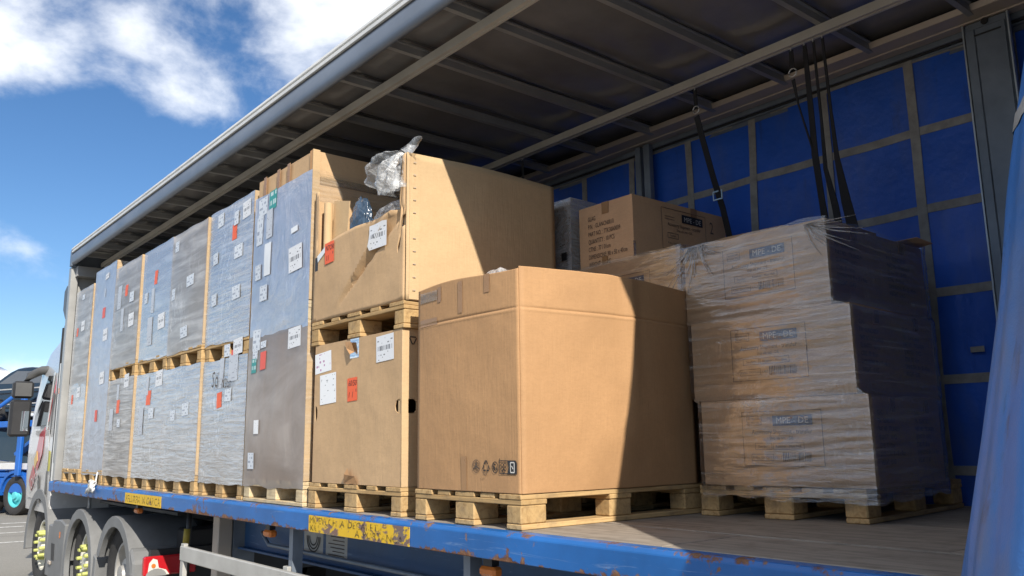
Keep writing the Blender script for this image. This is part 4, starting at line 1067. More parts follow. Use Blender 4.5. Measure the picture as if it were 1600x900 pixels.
def tuft(u, v):
    a = 2 * math.pi * u
    r_ = 0.012 + 0.035 * v * (1 + 0.5 * math.sin(a * 3 + 1) * v)
    return (0.03 + r_ * math.cos(a) * 0.6, 0.93 + r_ * math.sin(a) * 1.7 - 0.03 * v, 1.895 + 0.055 * v + 0.015 * math.sin(a * 2) * v)
m = MB(); m.grid(tuft, 28, 10); m.build('film_tuft', M['bag'], FB, smooth=True)
bag('plastic_bag', (0.13, 1.20, 1.62), (0.12, 0.24, 0.11), 4.0, 'clear crumpled film bulging inside the cut-down tan box', M['bag'], 4, 0.3)
bag('plastic_bag', (0.13, 1.61, 1.64), (0.06, 0.13, 0.22), 7.0, 'dark blue shiny bag inside the cut-down tan box', M['bag_dark'], 5, 0.3)
m = MB(); m.box(0.10, 0.58, 1.08, 1.90, 1.108, 1.40); tag(m.build('packed_goods', M['card_core'], None), 'brown packed block low inside the cut-down tan box', 'packed goods')

# ---------------------------------------------------------------- nearest box
pallet((0.0, 0.0, 0), 'nearest pine pallet at the rail, speckled blocks, under the big open box', 1.2, 0.8)
B1 = thing('cardboard_box', (0.004, 0.0, 0.146), 'big plain brown open-topped box nearest the camera, recycling symbols at its foot', 'box')
ZB, ZT = 0.146, 1.118
YF1, X1 = 0.785, 1.168
def crease(z): return 0.0045 * math.exp(-((z - 0.938) / 0.0045) ** 2) - 0.002 * math.exp(-((z - 0.926) / 0.005) ** 2)
def b1_left(u, v):
    y = YF1 - (YF1 - 0.002) * u; z = ZB + (ZT - ZB + 0.010 * math.sin(u * 5.0) * v ** 6) * v
    b_ = math.sin(math.pi * u)
    return (0.004 - 0.014 * b_ * (0.3 + v) + crease(z) * b_ ** .2 + 0.004 * noise.noise(Vector((y * 3, z * 3, 1.5))) * b_, y, z)
def b1_near(u, v):
    x = 0.004 + (X1 - 0.004) * u; z = ZB + (ZT - ZB + 0.010 * math.sin(u * math.pi) * v ** 6) * v
    b_ = math.sin(math.pi * u)
    bul = 0.052 * b_ * max(0.0, v) ** 0.9 + 0.02 * b_ * math.sin(math.pi * v)
    # a soft vertical buckle near the middle of the wall
    bul += 0.016 * math.exp(-((u - 0.56) / 0.035) ** 2) * v
    return (x, 0.0 - bul + crease(z) * b_ ** .2 + (0.005 * noise.noise(Vector((x * 3, z * 3, 4.5))) + 0.0025 * noise.noise(Vector((x * 9, z * 7, 2.5)))) * b_, z + 0.007 * noise.noise(Vector((x * 7, 0, 3))) * b_ * v ** 8)
for fn, nm in ((b1_left, 'side_panel'), (b1_near, 'side_panel')):
    m = MB(); m.grid(fn, 40, 240); o = m.build(nm, M['card_brown'], B1, smooth=True); s_ = o.modifiers.new('thickness', 'SOLIDIFY'); s_.thickness = 0.006; s_.offset = -1 if False else 0
m = MB(); m.grid(lambda u, v: (0.004 + (X1 - 0.004) * u, YF1, ZB + (ZT - ZB) * v), 4, 4); o = m.build('side_panel', M['card_brown'], B1); s_ = o.modifiers.new('thickness', 'SOLIDIFY'); s_.thickness = 0.006; s_.offset = 0
m = MB(); m.grid(lambda u, v: (X1, YF1 * u, ZB + (ZT - ZB) * v), 4, 4); o = m.build('side_panel', M['card_brown'], B1); s_ = o.modifiers.new('thickness', 'SOLIDIFY'); s_.thickness = 0.006; s_.offset = 0
part_box('base_panel', M['card_brown'], B1, 0.02, X1 - 0.01, 0.02, YF1 - 0.01, ZB, ZB + 0.006)
def on_left(y, z, off=0.0055):
    return (b1_left((YF1 - y) / (YF1 - 0.002), (z - ZB) / (ZT - ZB))[0] - off, y, z)
def left_strip(name, y0, y1, z0, z1, mat, ny=3, nz=6):
    m = MB(); m.grid(lambda u, v: on_left(y1 + (y0 - y1) * u, z0 + (z1 - z0) * v), ny, nz, 0, True)
    return m.build(name, mat, B1, smooth=True, fix=False)
left_strip('tape', 0.385, 0.42, 0.96, 1.11, M['tape'])
left_strip('tape', 0.185, 0.225, 1.03, 1.115, M['tape'])
left_strip('tape', 0.60, 0.76, 1.05, 1.10, M['tape_clear'])
left_strip('tape', 0.565, 0.595, 1.035, 1.11, M['tape'])
left_strip('tape', 0.60, 0.76, 0.93, 0.965, M['tape'])
left_strip('tape', 0.375, 0.415, 0.148, 0.30, M['tape'])
# recycling marks: flat prints
def ring(cy, cz, r0, r1, n=22, sy=1.0):
    m = MB()
    vs = [on_left(cy - rr * sy * math.cos(2 * math.pi * i / n), cz + rr * math.sin(2 * math.pi * i / n), 0.0065) for rr in (r0, r1) for i in range(n)]
    m.raw(vs, [(i, (i + 1) % n, n + (i + 1) % n, n + i) for i in range(n)]); return m
def stroke(m, a, b_, w):
    a = Vector(a); b_ = Vector(b_); d = (b_ - a).normalized(); n_ = Vector((-d.y, d.x)) * w / 2
    m.face([on_left(*(a - n_), 0.0065), on_left(*(b_ - n_), 0.0065), on_left(*(b_ + n_), 0.0065), on_left(*(a + n_), 0.0065)])
zc_ = 0.258
r_ = ring(0.300, zc_, 0.026, 0.0285)
for a in range(3):
    t = R(90 + 120 * a); stroke(r_, (0.300, zc_), (0.300 + 0.025 * math.cos(t), zc_ + 0.025 * math.sin(t)), 0.006)
    r_.raw(ring(0.300 + 0.014 * math.cos(t + 1), zc_ + 0.014 * math.sin(t + 1), 0.006, 0.0085, 12).v, [(i, (i + 1) % 12, 12 + (i + 1) % 12, 12 + i) for i in range(12)])
r_.build('printed_symbol', M['ink_soft'], B1, merge=False)
m = MB()
tri = [(0.229, zc_ + 0.030), (0.203, zc_ - 0.018), (0.255, zc_ - 0.018)]
for i in range(3):
    a, b_ = Vector(tri[i]), Vector(tri[(i + 1) % 3]); d = (b_ - a)
    stroke(m, a + d * 0.10, a + d * 0.44, 0.007); stroke(m, a + d * 0.54, a + d * 0.90, 0.007)
m.build('printed_symbol', M['ink'], B1, merge=False)
text_part('lettering', 'PAP', B1, (-0.012, 0.247, zc_ - 0.042), (0, -1, 0), (0, 0, 1), 0.018, M['ink'])
m = ring(0.166, zc_ - 0.004, 0.021, 0.025, 20, 0.85)
stroke(m, (0.172, zc_ + 0.012), (0.170, zc_ + 0.004), 0.010); stroke(m, (0.174, zc_ + 0.002), (0.168, zc_ - 0.016), 0.010); stroke(m, (0.160, zc_ - 0.004), (0.150, zc_ - 0.022), 0.006)
m.build('printed_symbol', M['ink'], B1, merge=False)
m = MB()
stroke(m, (0.135, zc_ + 0.024), (0.030, zc_ + 0.024), 0.004); stroke(m, (0.135, zc_ - 0.030), (0.030, zc_ - 0.030), 0.004); stroke(m, (0.135, zc_ + 0.034), (0.135, zc_ - 0.030), 0.004)
m.face([on_left(y, z, 0.0062) for y, z in ((0.084, zc_ + 0.026), (0.076, zc_ - 0.003), (0.084, zc_ - 0.032), (0.024, zc_ - 0.032), (0.022, zc_ + 0.014), (0.032, zc_ + 0.026))])
m.build('printed_symbol', M['print_black'], B1, merge=False)
m = ring(0.118, zc_ + 0.006, 0.007, 0.010, 12)
for a, b_ in ((0.100, 0.006), (0.118, -0.010), (0.100, -0.010), (0.109, -0.020)):
    m.raw(ring(a, zc_ + b_, 0.007, 0.010, 12).v, [(i, (i + 1) % 12, 12 + (i + 1) % 12, 12 + i) for i in range(12)])
m.build('printed_symbol', M['ink'], B1, merge=False)
m = MB()
for a, b_ in (((0.062, zc_ + 0.017), (0.038, zc_ + 0.017)), ((0.062, zc_ - 0.024), (0.038, zc_ - 0.024)), ((0.062, zc_ + 0.017), (0.062, zc_ - 0.024)), ((0.038, zc_ + 0.017), (0.038, zc_ - 0.024)), ((0.055, zc_ + 0.003), (0.045, zc_ - 0.010))): 
    stroke(m, a, b_, 0.005)
for v_ in range(len(m.v)): m.v[v_] = (m.v[v_][0] - 0.0012, m.v[v_][1], m.v[v_][2])
m.build('printed_symbol', M['print_white'], B1, merge=False)
bag('plastic_bag', (0.12, 0.29, 1.105), (0.08, 0.13, 0.07), 9.0, 'small clear film bag showing over the rim of the big brown box', M['bag'], 4, 0.4)
m = MB(); m.box(0.04, 1.1, 0.06, 0.74, 0.153, 0.99); tag(m.build('packed_goods', M['card_core'], None), 'brown packed goods inside the big open brown box', 'packed goods')
# ---------------------------------------------------------------- printed cartons on the inner row
def carton(x0, x1, y0, y1, z0, z1, label, printed=True, seed=0.0, group='printed cartons', end_text=False, flap=False):
    r_ = thing('carton', (x0, y0, z0), label, 'carton', group)
    carton_block(r_, 'carton_body', M['card_carton'], x0, x1, y0, y1, z0 + 0.001, z1 - 0.001, 0.005, seed, 8)
    return r_
def print_x(r_, x, y_left, z_top, w=0.39, h=0.25, band='print_blue'):
    """shipment print on a side that faces -x; starts at y_left and runs towards -y"""
    def rect(name, a0, a1, b0, b1, mat, dx=0.0):
        return part_box(name, M[mat], r_, x - 0.0012 - dx, x - 0.0002 - dx, y_left - a1, y_left - a0, z_top - b1, z_top - b0)
    def outline(a0, a1, b0, b1, t=0.0025):
        m = MB()
        for q in ((a0, a1, b0, b0 + t), (a0, a1, b1 - t, b1), (a0, a0 + t, b0 + t, b1 - t), (a1 - t, a1, b0 + t, b1 - t)):
            m.face([(x - 0.001, y_left - q[0], z_top - q[3]), (x - 0.001, y_left - q[1], z_top - q[3]), (x - 0.001, y_left - q[1], z_top - q[2]), (x - 0.001, y_left - q[0], z_top - q[2])])
        m.build('printed_frame', M['ink_soft'], r_)
    outline(0, w, 0, h); outline(0.025, 0.10, 0.022, 0.062, 0.0018); outline(0.06, 0.145, 0.145, 0.175, 0.0018); outline(0.15, 0.30, 0.145, 0.175, 0.0018); outline(0.04, 0.15, 0.195, 0.225, 0.0018)
    rect('printed_band', 0.155, 0.345, 0.022, 0.068, band)
    def tx(s, a, b_, size, mat='ink_soft', al='LEFT', sq=1.0): text_part('lettering', s, r_, (x - (0.0022 if mat == 'print_white' else 0.0014), y_left - a, z_top - b_), (0, -1, 0), (0, 0, 1), size, M[mat], al, sq)
    tx('MPE - DE', 0.250, 0.058, 0.040, 'print_white', 'CENTER', 1.0)
    tx('INTERNAL', 0.0625, 0.040, 0.0135, al='CENTER'); tx('WORKS ONLY', 0.0625, 0.056, 0.0135, al='CENTER', sq=0.8)
    tx('Accessory Shipment - transfer', 0.195, 0.105, 0.030, al='CENTER', sq=0.80)
    tx('Ship via sea - DE.', 0.195, 0.130, 0.020, al='CENTER', sq=0.85)
    tx('Sender:', 0.102, 0.166, 0.017, al='CENTER'); tx('Receiver - Main Hub', 0.225, 0.166, 0.015, al='CENTER')
    tx('P-No: 0XXXXXXXL2', 0.046, 0.216, 0.016)
    m = MB(); a = 0.195; rn = random.Random(5)
    while a < 0.335:
        wd = rn.choice((0.002, 0.003, 0.005)); m.face([(x - 0.001, y_left - a, z_top - 0.228), (x - 0.001, y_left - a - wd, z_top - 0.228), (x - 0.001, y_left - a - wd, z_top - 0.188), (x - 0.001, y_left - a, z_top - 0.188)]); a += wd + rn.choice((0.002, 0.003, 0.004))
    m.build('barcode', M['ink_soft'], r_, merge=False)
TXT = ['GLAG', 'P.N. : GLANCN0010', 'PART NO. : 7TK30A0039', 'QUANTITY : 10 PCS', 'CTNS : 77 / 01cm', 'DIMENSIONS: 80 x 50 x 40cm', 'WEIGHT : 15 KG']
def print_end(r_, org, ux, size=0.034, sq=0.72):
    for k, t in enumerate(TXT):
        text_part('lettering', t, r_, (org[0], org[1], org[2] - k * size * 1.18), ux, (0, 0, 1), size, M['ink_soft'], squeeze=sq)
pallet((1.150, -0.895, 0), 'brown pallet under the near stack of printed cartons on the inner row', 1.17, 0.82, rz=R(5.0))
# bottom, middle and top layer, two cartons deep; the stack has twisted a little
lay = [(0.146, 0.545, 1.150, -0.940, 0.82, 0.430, 6.0, 'bottom'), (0.546, 0.945, 1.142, -0.895, 0.83, 0.452, 3.5, 'middle'), (0.946, 1.345, 1.140, -0.812, 0.80, 0.480, 0.5, 'top')]
quads = []
for k, (z0, z1, px, py, ly, lx, ang, nm) in enumerate(lay):
    r_ = carton(px, px + lx, py, py + ly, z0, z1, f'{nm} printed carton on the lit side of the near wrapped stack', seed=k)
    print_x(r_, px - 0.0062, py + [0.60, 0.60, 0.555][k], z0 + [0.34, 0.335, 0.345][k])
    print_end(r_, (px + 0.06, py - 0.0065, z0 + 0.31), (1, 0, 0), 0.030, 0.75)
    x2 = px + lx + 0.004
    r2_ = carton(x2, x2 + lx, py + 0.002, py + ly - 0.004, z0, z1 - 0.012 * (k == 2), f'{nm} carton on the shaded curtain side of the near wrapped stack', seed=k + 5)
    print_end(r2_, (x2 + 0.07, py - 0.0045, z0 + 0.31), (1, 0, 0), 0.030, 0.75)
    for q, rr in ((px + 0.22, r_), (x2 + 0.21, r2_)): part_box('tape', M['tape'], rr, q, q + 0.05, py - 0.0078, py - 0.0006, z1 - 0.075, z1 - 0.013)
    if k == 2:
        m = MB(); m.raw([(1.16, -0.10, 1.346), (1.16, -0.62, 1.346), (1.30, -0.50, 1.395), (1.30, -0.16, 1.400)], [(0, 1, 2, 3)]); o = m.build('lid_flap', M['card_carton'], r_); s_ = o.modifiers.new('t', 'SOLIDIFY'); s_.thickness = 0.005
        m = MB(); m.raw([(1.84, -0.80, 1.337), (2.08, -0.80, 1.337), (2.13, -0.86, 1.36), (1.98, -0.85, 1.372)], [(0, 1, 2, 3)]); o = m.build('lid_flap', M['card_carton'], r2_); s_ = o.modifiers.new('t', 'SOLIDIFY'); s_.thickness = 0.005
    Rm = Matrix.Rotation(R(ang), 3, 'Z'); pv = Vector((px, py, 0))
    for rr in (r_, r2_):
        l0 = rr.location.copy(); q = Rm @ (Vector((l0.x, l0.y, 0)) - pv) + pv
        rr.location = (q.x, q.y, l0.z); rr.rotation_euler.z = R(ang)
    cr = [pv + Rm @ Vector(c_) for c_ in ((0, ly, 0), (0, 0, 0), (2 * lx + 0.006, 0, 0), (2 * lx + 0.006, ly, 0))]
    quads += [(z0 + (0.02 if k else -0.15), cr), (z1 - 0.01, cr)]

def stack_wrap(name, label, quads, z0, z1, seed, nper=220, nz=170, hang=0.03, group='stretch film round the carton stacks'):
    """quads: list of (z, four corners far-left, near-left, near-right, far-right); the film follows them"""
    def at(z):
        for p, q in zip(quads[:-1], quads[1:]):
            if z <= q[0]:
                t = max(0, min(1, (z - p[0]) / max(1e-6, q[0] - p[0]))); return [a.lerp(b_, t) for a, b_ in zip(p[1], q[1])]
        return list(quads[-1][1])
    m = MB()
    def fn(u, v):
        z = z0 + (z1 - z0) * v
        C = at(z)
        t = min(u * 4, 3.99999); side = int(t); f = t - side
        a, b_ = C[side], C[(side + 1) % 4]
        p = a.lerp(b_, f); e = (b_ - a).normalized(); n_ = Vector((e.y, -e.x, 0)); n_ = n_ if n_.dot(p - (C[0] + C[2]) / 2) > 0 else -n_
        # round the corners
        pr = (C[side] - C[side - 1]).normalized(); nx = (C[(side + 2) % 4] - b_).normalized()
        n0 = Vector((pr.y, -pr.x, 0)); n0 = n0 if n0.dot(a - (C[0] + C[2]) / 2) > 0 else -n0
        n1 = Vector((nx.y, -nx.x, 0)); n1 = n1 if n1.dot(b_ - (C[0] + C[2]) / 2) > 0 else -n1
        w0, w1 = max(0, 1 - f * 25), max(0, 1 - (1 - f) * 25)
        n_ = (n_ + n0 * w0 + n1 * w1)
        if w0 + w1 == 0: n_.normalize()
        c_ = max(w0, w1); s_ = u * 4
        slant = z + 0.05 * math.sin(s_ * 1.1 + seed)
        w = 0.0050 * noise.noise(Vector((s_ * 1.8 + seed, slant * 34, 1.0))) + 0.0035 * noise.noise(Vector((s_ * 5 + seed, slant * 62, 4.0))) + 0.005 * noise.noise(Vector((s_ * 3, z * 6, seed)))
        d = 0.0125 + w * (1 - 0.5 * c_)
        hem = hang * (noise.noise(Vector((s_ * 2.5 + seed, 0, 7.0))) + 0.5 * noise.noise(Vector((s_ * 9 + seed, 0, 3.0)))) * (1 - v) ** 6
        tophem = 0.02 * noise.noise(Vector((s_ * 4 + seed, 2, 7.0))) * v ** 12
        q = p + n_ * d
        return (q.x, q.y, z + hem + tophem)
    m.grid(fn, nper, nz)
    return tag(m.build(name, M['film_clear'], None, smooth=True, merge=False), label, 'stretch film', group)
stack_wrap('stretch_film', 'crinkled clear film wound round the near carton stack and its pallet', quads, 0.085, 1.350, 2.0)
# bunched film pleats on the top carton
FP = thing('film_pleats', (1.12, -0.15, 1.25), 'gathered film pleats fanning over the top printed carton', 'film pleats')
M['film_rope'] = film('film_pleat', (0.80, 0.78, 0.76), 0.4, 0.18, (8, 8, 8), 4.0, 0.3, 0.8, lo=0.12)
for (yc, zc, a0, st, n_, sgn) in ((-0.10, 1.352, 196, 9.5, 16, 1), (-0.70, 1.338, 150, 8.0, 13, 1)):
    for k in range(n_):
        a = R(a0 + st * k + random.uniform(-5, 5)); L_ = random.uniform(0.10, 0.36)
        ya, za = yc - L_ * math.cos(a) * -1.0, zc - abs(L_ * 0.75 * math.sin(a)) - 0.01
        m = MB(); m.tube([(1.1225, yc + 0.05 * math.cos(a), zc - 0.012), (1.1165, (yc + ya) / 2, (zc + za) / 2 - 0.008), (1.1215, ya, za)], [0.0045, 0.0035, 0.001], 5)
        m.build('pleat', M['film_rope'], FP, smooth=True)

# stack behind it
pallet((1.185, 0.06, 0), 'pallet hidden behind the big brown box under the rear carton stack', 1.17, 0.86)
for k, (z0, z1) in enumerate(((0.146, 0.545), (0.546, 0.945), (0.946, 1.385))):
    for j in range(2):
        nm = ('bottom', 'middle', 'top')[k]
        r_ = carton(1.19 + 0.45 * j, 1.636 + 0.45 * j, 0.06, 0.905, z0, z1, f'{nm} carton in the rear wrapped stack on its {"yard" if j == 0 else "curtain"} side', seed=k * 3 + j)
        if j == 0: print_x(r_, 1.1838, 0.66, z0 + 0.345)
stack_wrap('stretch_film', 'crinkled clear film round the carton stack under the single carton', [(z_, [Vector((1.185, 0.91, 0)), Vector((1.185, 0.055, 0)), Vector((2.095, 0.055, 0)), Vector((2.095, 0.91, 0))]) for z_ in (0.0, 1.39)], 0.09, 1.392, 8.0, 140, 120)
C1 = carton(1.225, 2.105, 0.415, 0.855, 1.393, 1.772, 'single unwrapped carton on top of the rear stack, text block on its end', seed=21)
print_end(C1, (1.2185, 0.775, 1.675), (0, -1, 0), 0.040, 0.62)
part_box('tape', M['tape'], C1, 1.2175, 1.2195, 0.60, 0.655, 1.70, 1.771)
part_box('tape', M['tape'], C1, 1.2175, 1.2195, 0.62, 0.665, 1.394, 1.44)
part_box('tape', M['tape'], C1, 1.75, 1.81, 0.4075, 0.4095, 1.70, 1.771)
part_box('tape_edge', M['tape_clear'], C1, 1.2160, 1.235, 0.409, 0.4115, 1.40, 1.49)
def print_y(r_, y, x_left, z_top):
    m = MB()
    for q in ((0, 0.42, 0, 0.003), (0, 0.42, 0.252, 0.255), (0, 0.003, 0.003, 0.252), (0.417, 0.42, 0.003, 0.252), (0.05, 0.15, 0.15, 0.153), (0.05, 0.15, 0.18, 0.183), (0.05, 0.053, 0.153, 0.18), (0.147, 0.15, 0.153, 0.18), (0.03, 0.12, 0.05, 0.053), (0.03, 0.12, 0.065, 0.068)):
        m.face([(x_left + q[0], y, z_top - q[3]), (x_left + q[1], y, z_top - q[3]), (x_left + q[1], y, z_top - q[2]), (x_left + q[0], y, z_top - q[2])])
    m.build('printed_frame', M['ink_soft'], r_, merge=False)
    part_box('printed_band', M['print_black'], r_, x_left + 0.19, x_left + 0.39, y - 0.0005, y + 0.0005, z_top - 0.072, z_top - 0.02)
    def tx(s, a, b_, size, mat='ink_soft', al='LEFT', sq=1.0, dy=0.0012): text_part('lettering', s, r_, (x_left + a, y - dy, z_top - b_), (1, 0, 0), (0, 0, 1), size, M[mat], al, sq)
    tx('MPE - DE', 0.29, 0.062, 0.042, 'print_white', 'CENTER', 1.0, 0.002)
    tx('Accessory Shipment - transfer', 0.21, 0.108, 0.032, al='CENTER', sq=0.80); tx('Ship via sea - DE.', 0.21, 0.135, 0.022, al='CENTER')
    tx('Sender:', 0.10, 0.172, 0.018, al='CENTER'); tx('P-No: 0XXXXXXXL2', 0.05, 0.220, 0.018)
    tx('2', 0.46, 0.10, 0.11, sq=0.7)
print_y(C1, 0.4075, 1.47, 1.735)
# pale wrapped box beside it
pallet((1.20, 0.95, 0), 'pallet under the pale wrapped box on the inner row', 1.2, 0.8)
L8 = thing('wrapped_load', (1.215, 0.93, 0.146), 'pale grey wrapped box on the inner row behind the single carton', 'wrapped load', GL)
carton_block(L8, 'carton', M['card_white'], 1.225, 2.35, 0.93, 1.72, 0.146, 1.872, 0.006, 31)
wrap(L8, M['film_grey'], M['film_side'], 1.222, 2.36, 0.928, 1.725, 0.10, 1.868, 0.005, 0.003, 31, freq=8.0)
part_box('grip_hole', M['black'], L8, 1.203, 1.206, 0.955, 1.0, 1.47, 1.52)

# ---------------------------------------------------------------- hanging load straps
def strap(name_lab, x, y, zt, pts, w, buckle=None, ring=True, w2=None):
    r_ = thing('load_strap', (x, y, zt), name_lab, 'strap', 'load straps hung from the roof rail')
    hk = MB(); hk.tube([(x, y, 2.556), (x + 0.006, y + 0.006, 2.543), (x, y, 2.528)], 0.004, 6); hk.build('hook', M['buckle'], r_, smooth=True)
    m = MB(); m.ribbon([(x, y, 2.530), (x, y, 2.47), (x, y, 2.42)] if ring else [(x, y, 2.530), pts[0]], w, (0.3, 1, 0), 0.004); m.build('top_loop', M['strap'], r_)
    if ring:
        m = MB(); n = 18
        m.tube([(x, y + 0.024 * math.cos(2 * math.pi * i / n), 2.397 + 0.024 * math.sin(2 * math.pi * i / n)) for i in range(n + 1)], 0.004, 6); m.build('ring', M['buckle'], r_, smooth=True)
    m = MB(); m.ribbon(pts, [q * 1.35 for q in w2] if isinstance(w2, list) else (w2 or w) * 1.3, (0.35, 1, 0), 0.004); m.build('webbing', M['strap'], r_)
    if buckle:
        b_ = MB(); bx, by, bz = buckle
        for q in ((-0.035, 0.035, 0.022, 0.03), (-0.035, 0.035, -0.03, -0.022), (-0.035, -0.027, -0.022, 0.022), (0.027, 0.035, -0.022, 0.022)):
            b_.box(bx - 0.008, bx - 0.002, by + q[0], by + q[1], bz + q[2], bz + q[3])
        b_.build('buckle', M['buckle'], r_, 0.001)
    return r_
strap('black load strap with steel ring and silver slide buckle above the single carton', 1.766, 0.335, 2.53, [(1.766, 0.335, 2.355), (1.78, 0.31, 2.2), (1.81, 0.27, 1.95), (1.84, 0.235, 1.75), (1.86, 0.20, 1.50)], 0.034, (1.826, 0.252, 1.83), True, 0.042)
strap('black load strap with steel ring and thin double cord over the near stack', 1.766, -0.345, 2.53, [(1.766, -0.345, 2.355), (1.775, -0.36, 2.2), (1.80, -0.405, 1.95), (1.82, -0.425, 1.75), (1.84, -0.45, 1.40)], 0.034, None, True, [0.02, 0.008, 0.010, 0.016, 0.020])
strap('broad black load strap hanging straight with a ratchet lump over the near stack', 1.766, -0.43, 2.53, [(1.768, -0.43, 2.5), (1.79, -0.425, 2.1), (1.80, -0.42, 1.9), (1.82, -0.43, 1.60), (1.83, -0.44, 1.38)], 0.028, None, False, [0.026, 0.032, 0.036, 0.034, 0.036])
strap('thin black load strap widening towards its foot over the near stack', 1.766, -0.485, 2.53, [(1.768, -0.485, 2.5), (1.79, -0.48, 2.1), (1.80, -0.475, 1.80), (1.82, -0.50, 1.6), (1.83, -0.52, 1.37)], 0.018, None, False, [0.014, 0.014, 0.022, 0.036, 0.040])
strap('rearmost black load strap widening like a tail over the near stack', 1.766, -0.54, 2.53, [(1.768, -0.54, 2.5), (1.79, -0.54, 2.1), (1.80, -0.545, 1.85), (1.82, -0.565, 1.6), (1.83, -0.60, 1.36)], 0.018, None, False, [0.014, 0.016, 0.026, 0.050, 0.060])
strap('short black strap end tucked behind the upper tan box near the roof', 1.766, 2.02, 2.53, [(1.768, 2.02, 2.5), (1.78, 2.02, 2.3)], 0.03, None, False)

# ---------------------------------------------------------------- tractor unit
A = thing('truck_cab', (1.2, 7.6, -BED), 'white and red tractor unit with black mirrors coupled to the trailer', 'truck')
M['cab_white'] = plain('cab_white_paint', (0.54, 0.535, 0.525), 0.28, 0, 0.05, 2.0, Coat_Weight=0.6)
M['cab_grey'] = plain('cab_dark_grey', (0.085, 0.085, 0.085), 0.4, 0, 0.1, 4)
M['plastic_grey'] = plain('weathered_grey_plastic', (0.165, 0.168, 0.17), 0.55, 0, 0.16, 5, 0.15)
M['cab_red'] = plain('cab_red_paint', (0.40, 0.035, 0.05), 0.3, 0, 0.1, 3, Coat_Weight=0.5)
M['cab_gold'] = plain('cab_gold_paint', (0.62, 0.42, 0.12), 0.35, 0, 0.1)
M['glass_dark'] = plain('dark_glass', (0.012, 0.014, 0.016), 0.06, 0, 0.05, Specular_IOR_Level=0.9)
secs = [(-0.40, 0.020, 10.70), (0.0, 0.004, 10.74), (0.45, 0.0, 10.72), (0.85, 0.012, 10.66), (1.35, 0.045, 10.50), (1.62, 0.10, 10.32), (1.85, 0.20, 10.02), (2.05, 0.34, 9.62), (2.15, 0.55, 9.2)]
def cab_ring(z, ins, yf, n=7):
    x0, x1, yb = ins, 2.45 - ins, 8.78
    rf = 0.55 if z < 1.5 else 0.5
    pts = [(x0, yb)]
    for i in range(n + 1):
        a = math.pi - (math.pi / 2) * i / n
        pts.append((x0 + rf * 0.62 + rf * 0.62 * math.cos(a), yf - rf + rf * math.sin(a)))
    for i in range(n + 1):
        a = math.pi / 2 - (math.pi / 2) * i / n
        pts.append((x1 - rf * 0.62 + rf * 0.62 * math.cos(a), yf - rf + rf * math.sin(a)))
    pts.append((x1, yb))
    return [(p[0], p[1], z) for p in pts]
def cab_side_x(z):
    for p, q in zip(secs[:-1], secs[1:]):
        if z <= q[0]: return p[1] + (q[1] - p[1]) * max(0, (z - p[0]) / (q[0] - p[0]))
    return secs[-1][1]
m = MB(); rings = [cab_ring(*s) for s in secs]; n = len(rings[0])
vs = [p for r_ in rings for p in r_]
m.raw(vs, [(j * n + i, j * n + (i + 1) % n, (j + 1) * n + (i + 1) % n, (j + 1) * n + i) for j in range(len(rings) - 1) for i in range(n)] + [tuple(range(n))[::-1], tuple(range((len(rings) - 1) * n, len(rings) * n))])
m.build('cab_body', M['cab_white'], A, smooth='auto')
def side_plate(name, poly, mat, off=0.006, par=A):
    """poly in (y, z) on the near cab side"""
    m = MB(); m.face([(cab_side_x(z) - off - (0.0 if y < 10.1 else -0.0), y, z) for y, z in poly])
    o = m.build(name, mat, par); s_ = o.modifiers.new('t', 'SOLIDIFY'); s_.thickness = 0.004; s_.offset = 0
    return o
dr = side_plate('door', [(9.02, -0.25), (9.02, 0.60), (10.02, 0.60), (10.10, 0.2), (10.10, -0.25)], M['cab_white'], 0.010)
side_plate('side_window', [(9.22, 0.66), (9.22, 1.28), (9.50, 1.30), (9.98, 0.80), (10.02, 0.66)], M['glass_dark'], 0.014)
side_plate('window_pillar', [(9.14, 0.60), (9.14, 1.32), (9.205, 1.32), (9.205, 0.60)], M['cab_white'], 0.016)
side_plate('livery_red', [(9.06, 1.0), (9.06, 1.70), (9.13, 1.62), (9.13, 0.7)], M['cab_red'], 0.013)
side_plate('livery_grey', [(8.98, -0.2), (8.98, 1.05), (9.055, 1.05), (9.055, -0.2)], M['cab_grey'], 0.015)
side_plate('livery_red', [(9.30, 0.30), (9.24, 0.64), (9.52, 0.56), (9.72, 0.20), (9.5, 0.1)], M['cab_red'], 0.018)
side_plate('livery_red', [(9.6, 0.02), (9.78, 0.16), (9.98, -0.05), (9.8, -0.16)], M['cab_red'], 0.018)
side_plate('livery_gold', [(9.52, 0.22), (9.58, 0.34), (9.72, 0.24), (9.66, 0.12)], M['cab_gold'], 0.021)
side_plate('livery_grey', [(9.30, -0.30), (9.34, 0.02), (9.44, 0.05), (9.42, -0.30)], M['cab_grey'], 0.018)
text_part('lettering', 'LOVER', A, (-0.014, 9.9, -0.18), (0, -1, 0.32), (0, 0.25, 1), 0.20, plain('livery_letter', (0.5, 0.5, 0.49), 0.4), squeeze=1.0)
side_plate('rear_panel', [(8.80, -0.38), (8.80, 1.62), (8.95, 1.66), (8.95, -0.38)], M['cab_white'], 0.010)
side_plate('warning_sticker', [(8.83, 0.10), (8.83, 0.34), (8.91, 0.34), (8.91, 0.10)], plain('sticker_yellow', (0.45, 0.42, 0.06), 0.5), 0.016)
side_plate('seal_strip', [(8.955, -0.38), (8.955, 1.66), (8.965, 1.66), (8.965, -0.38)], M['black'], 0.017)
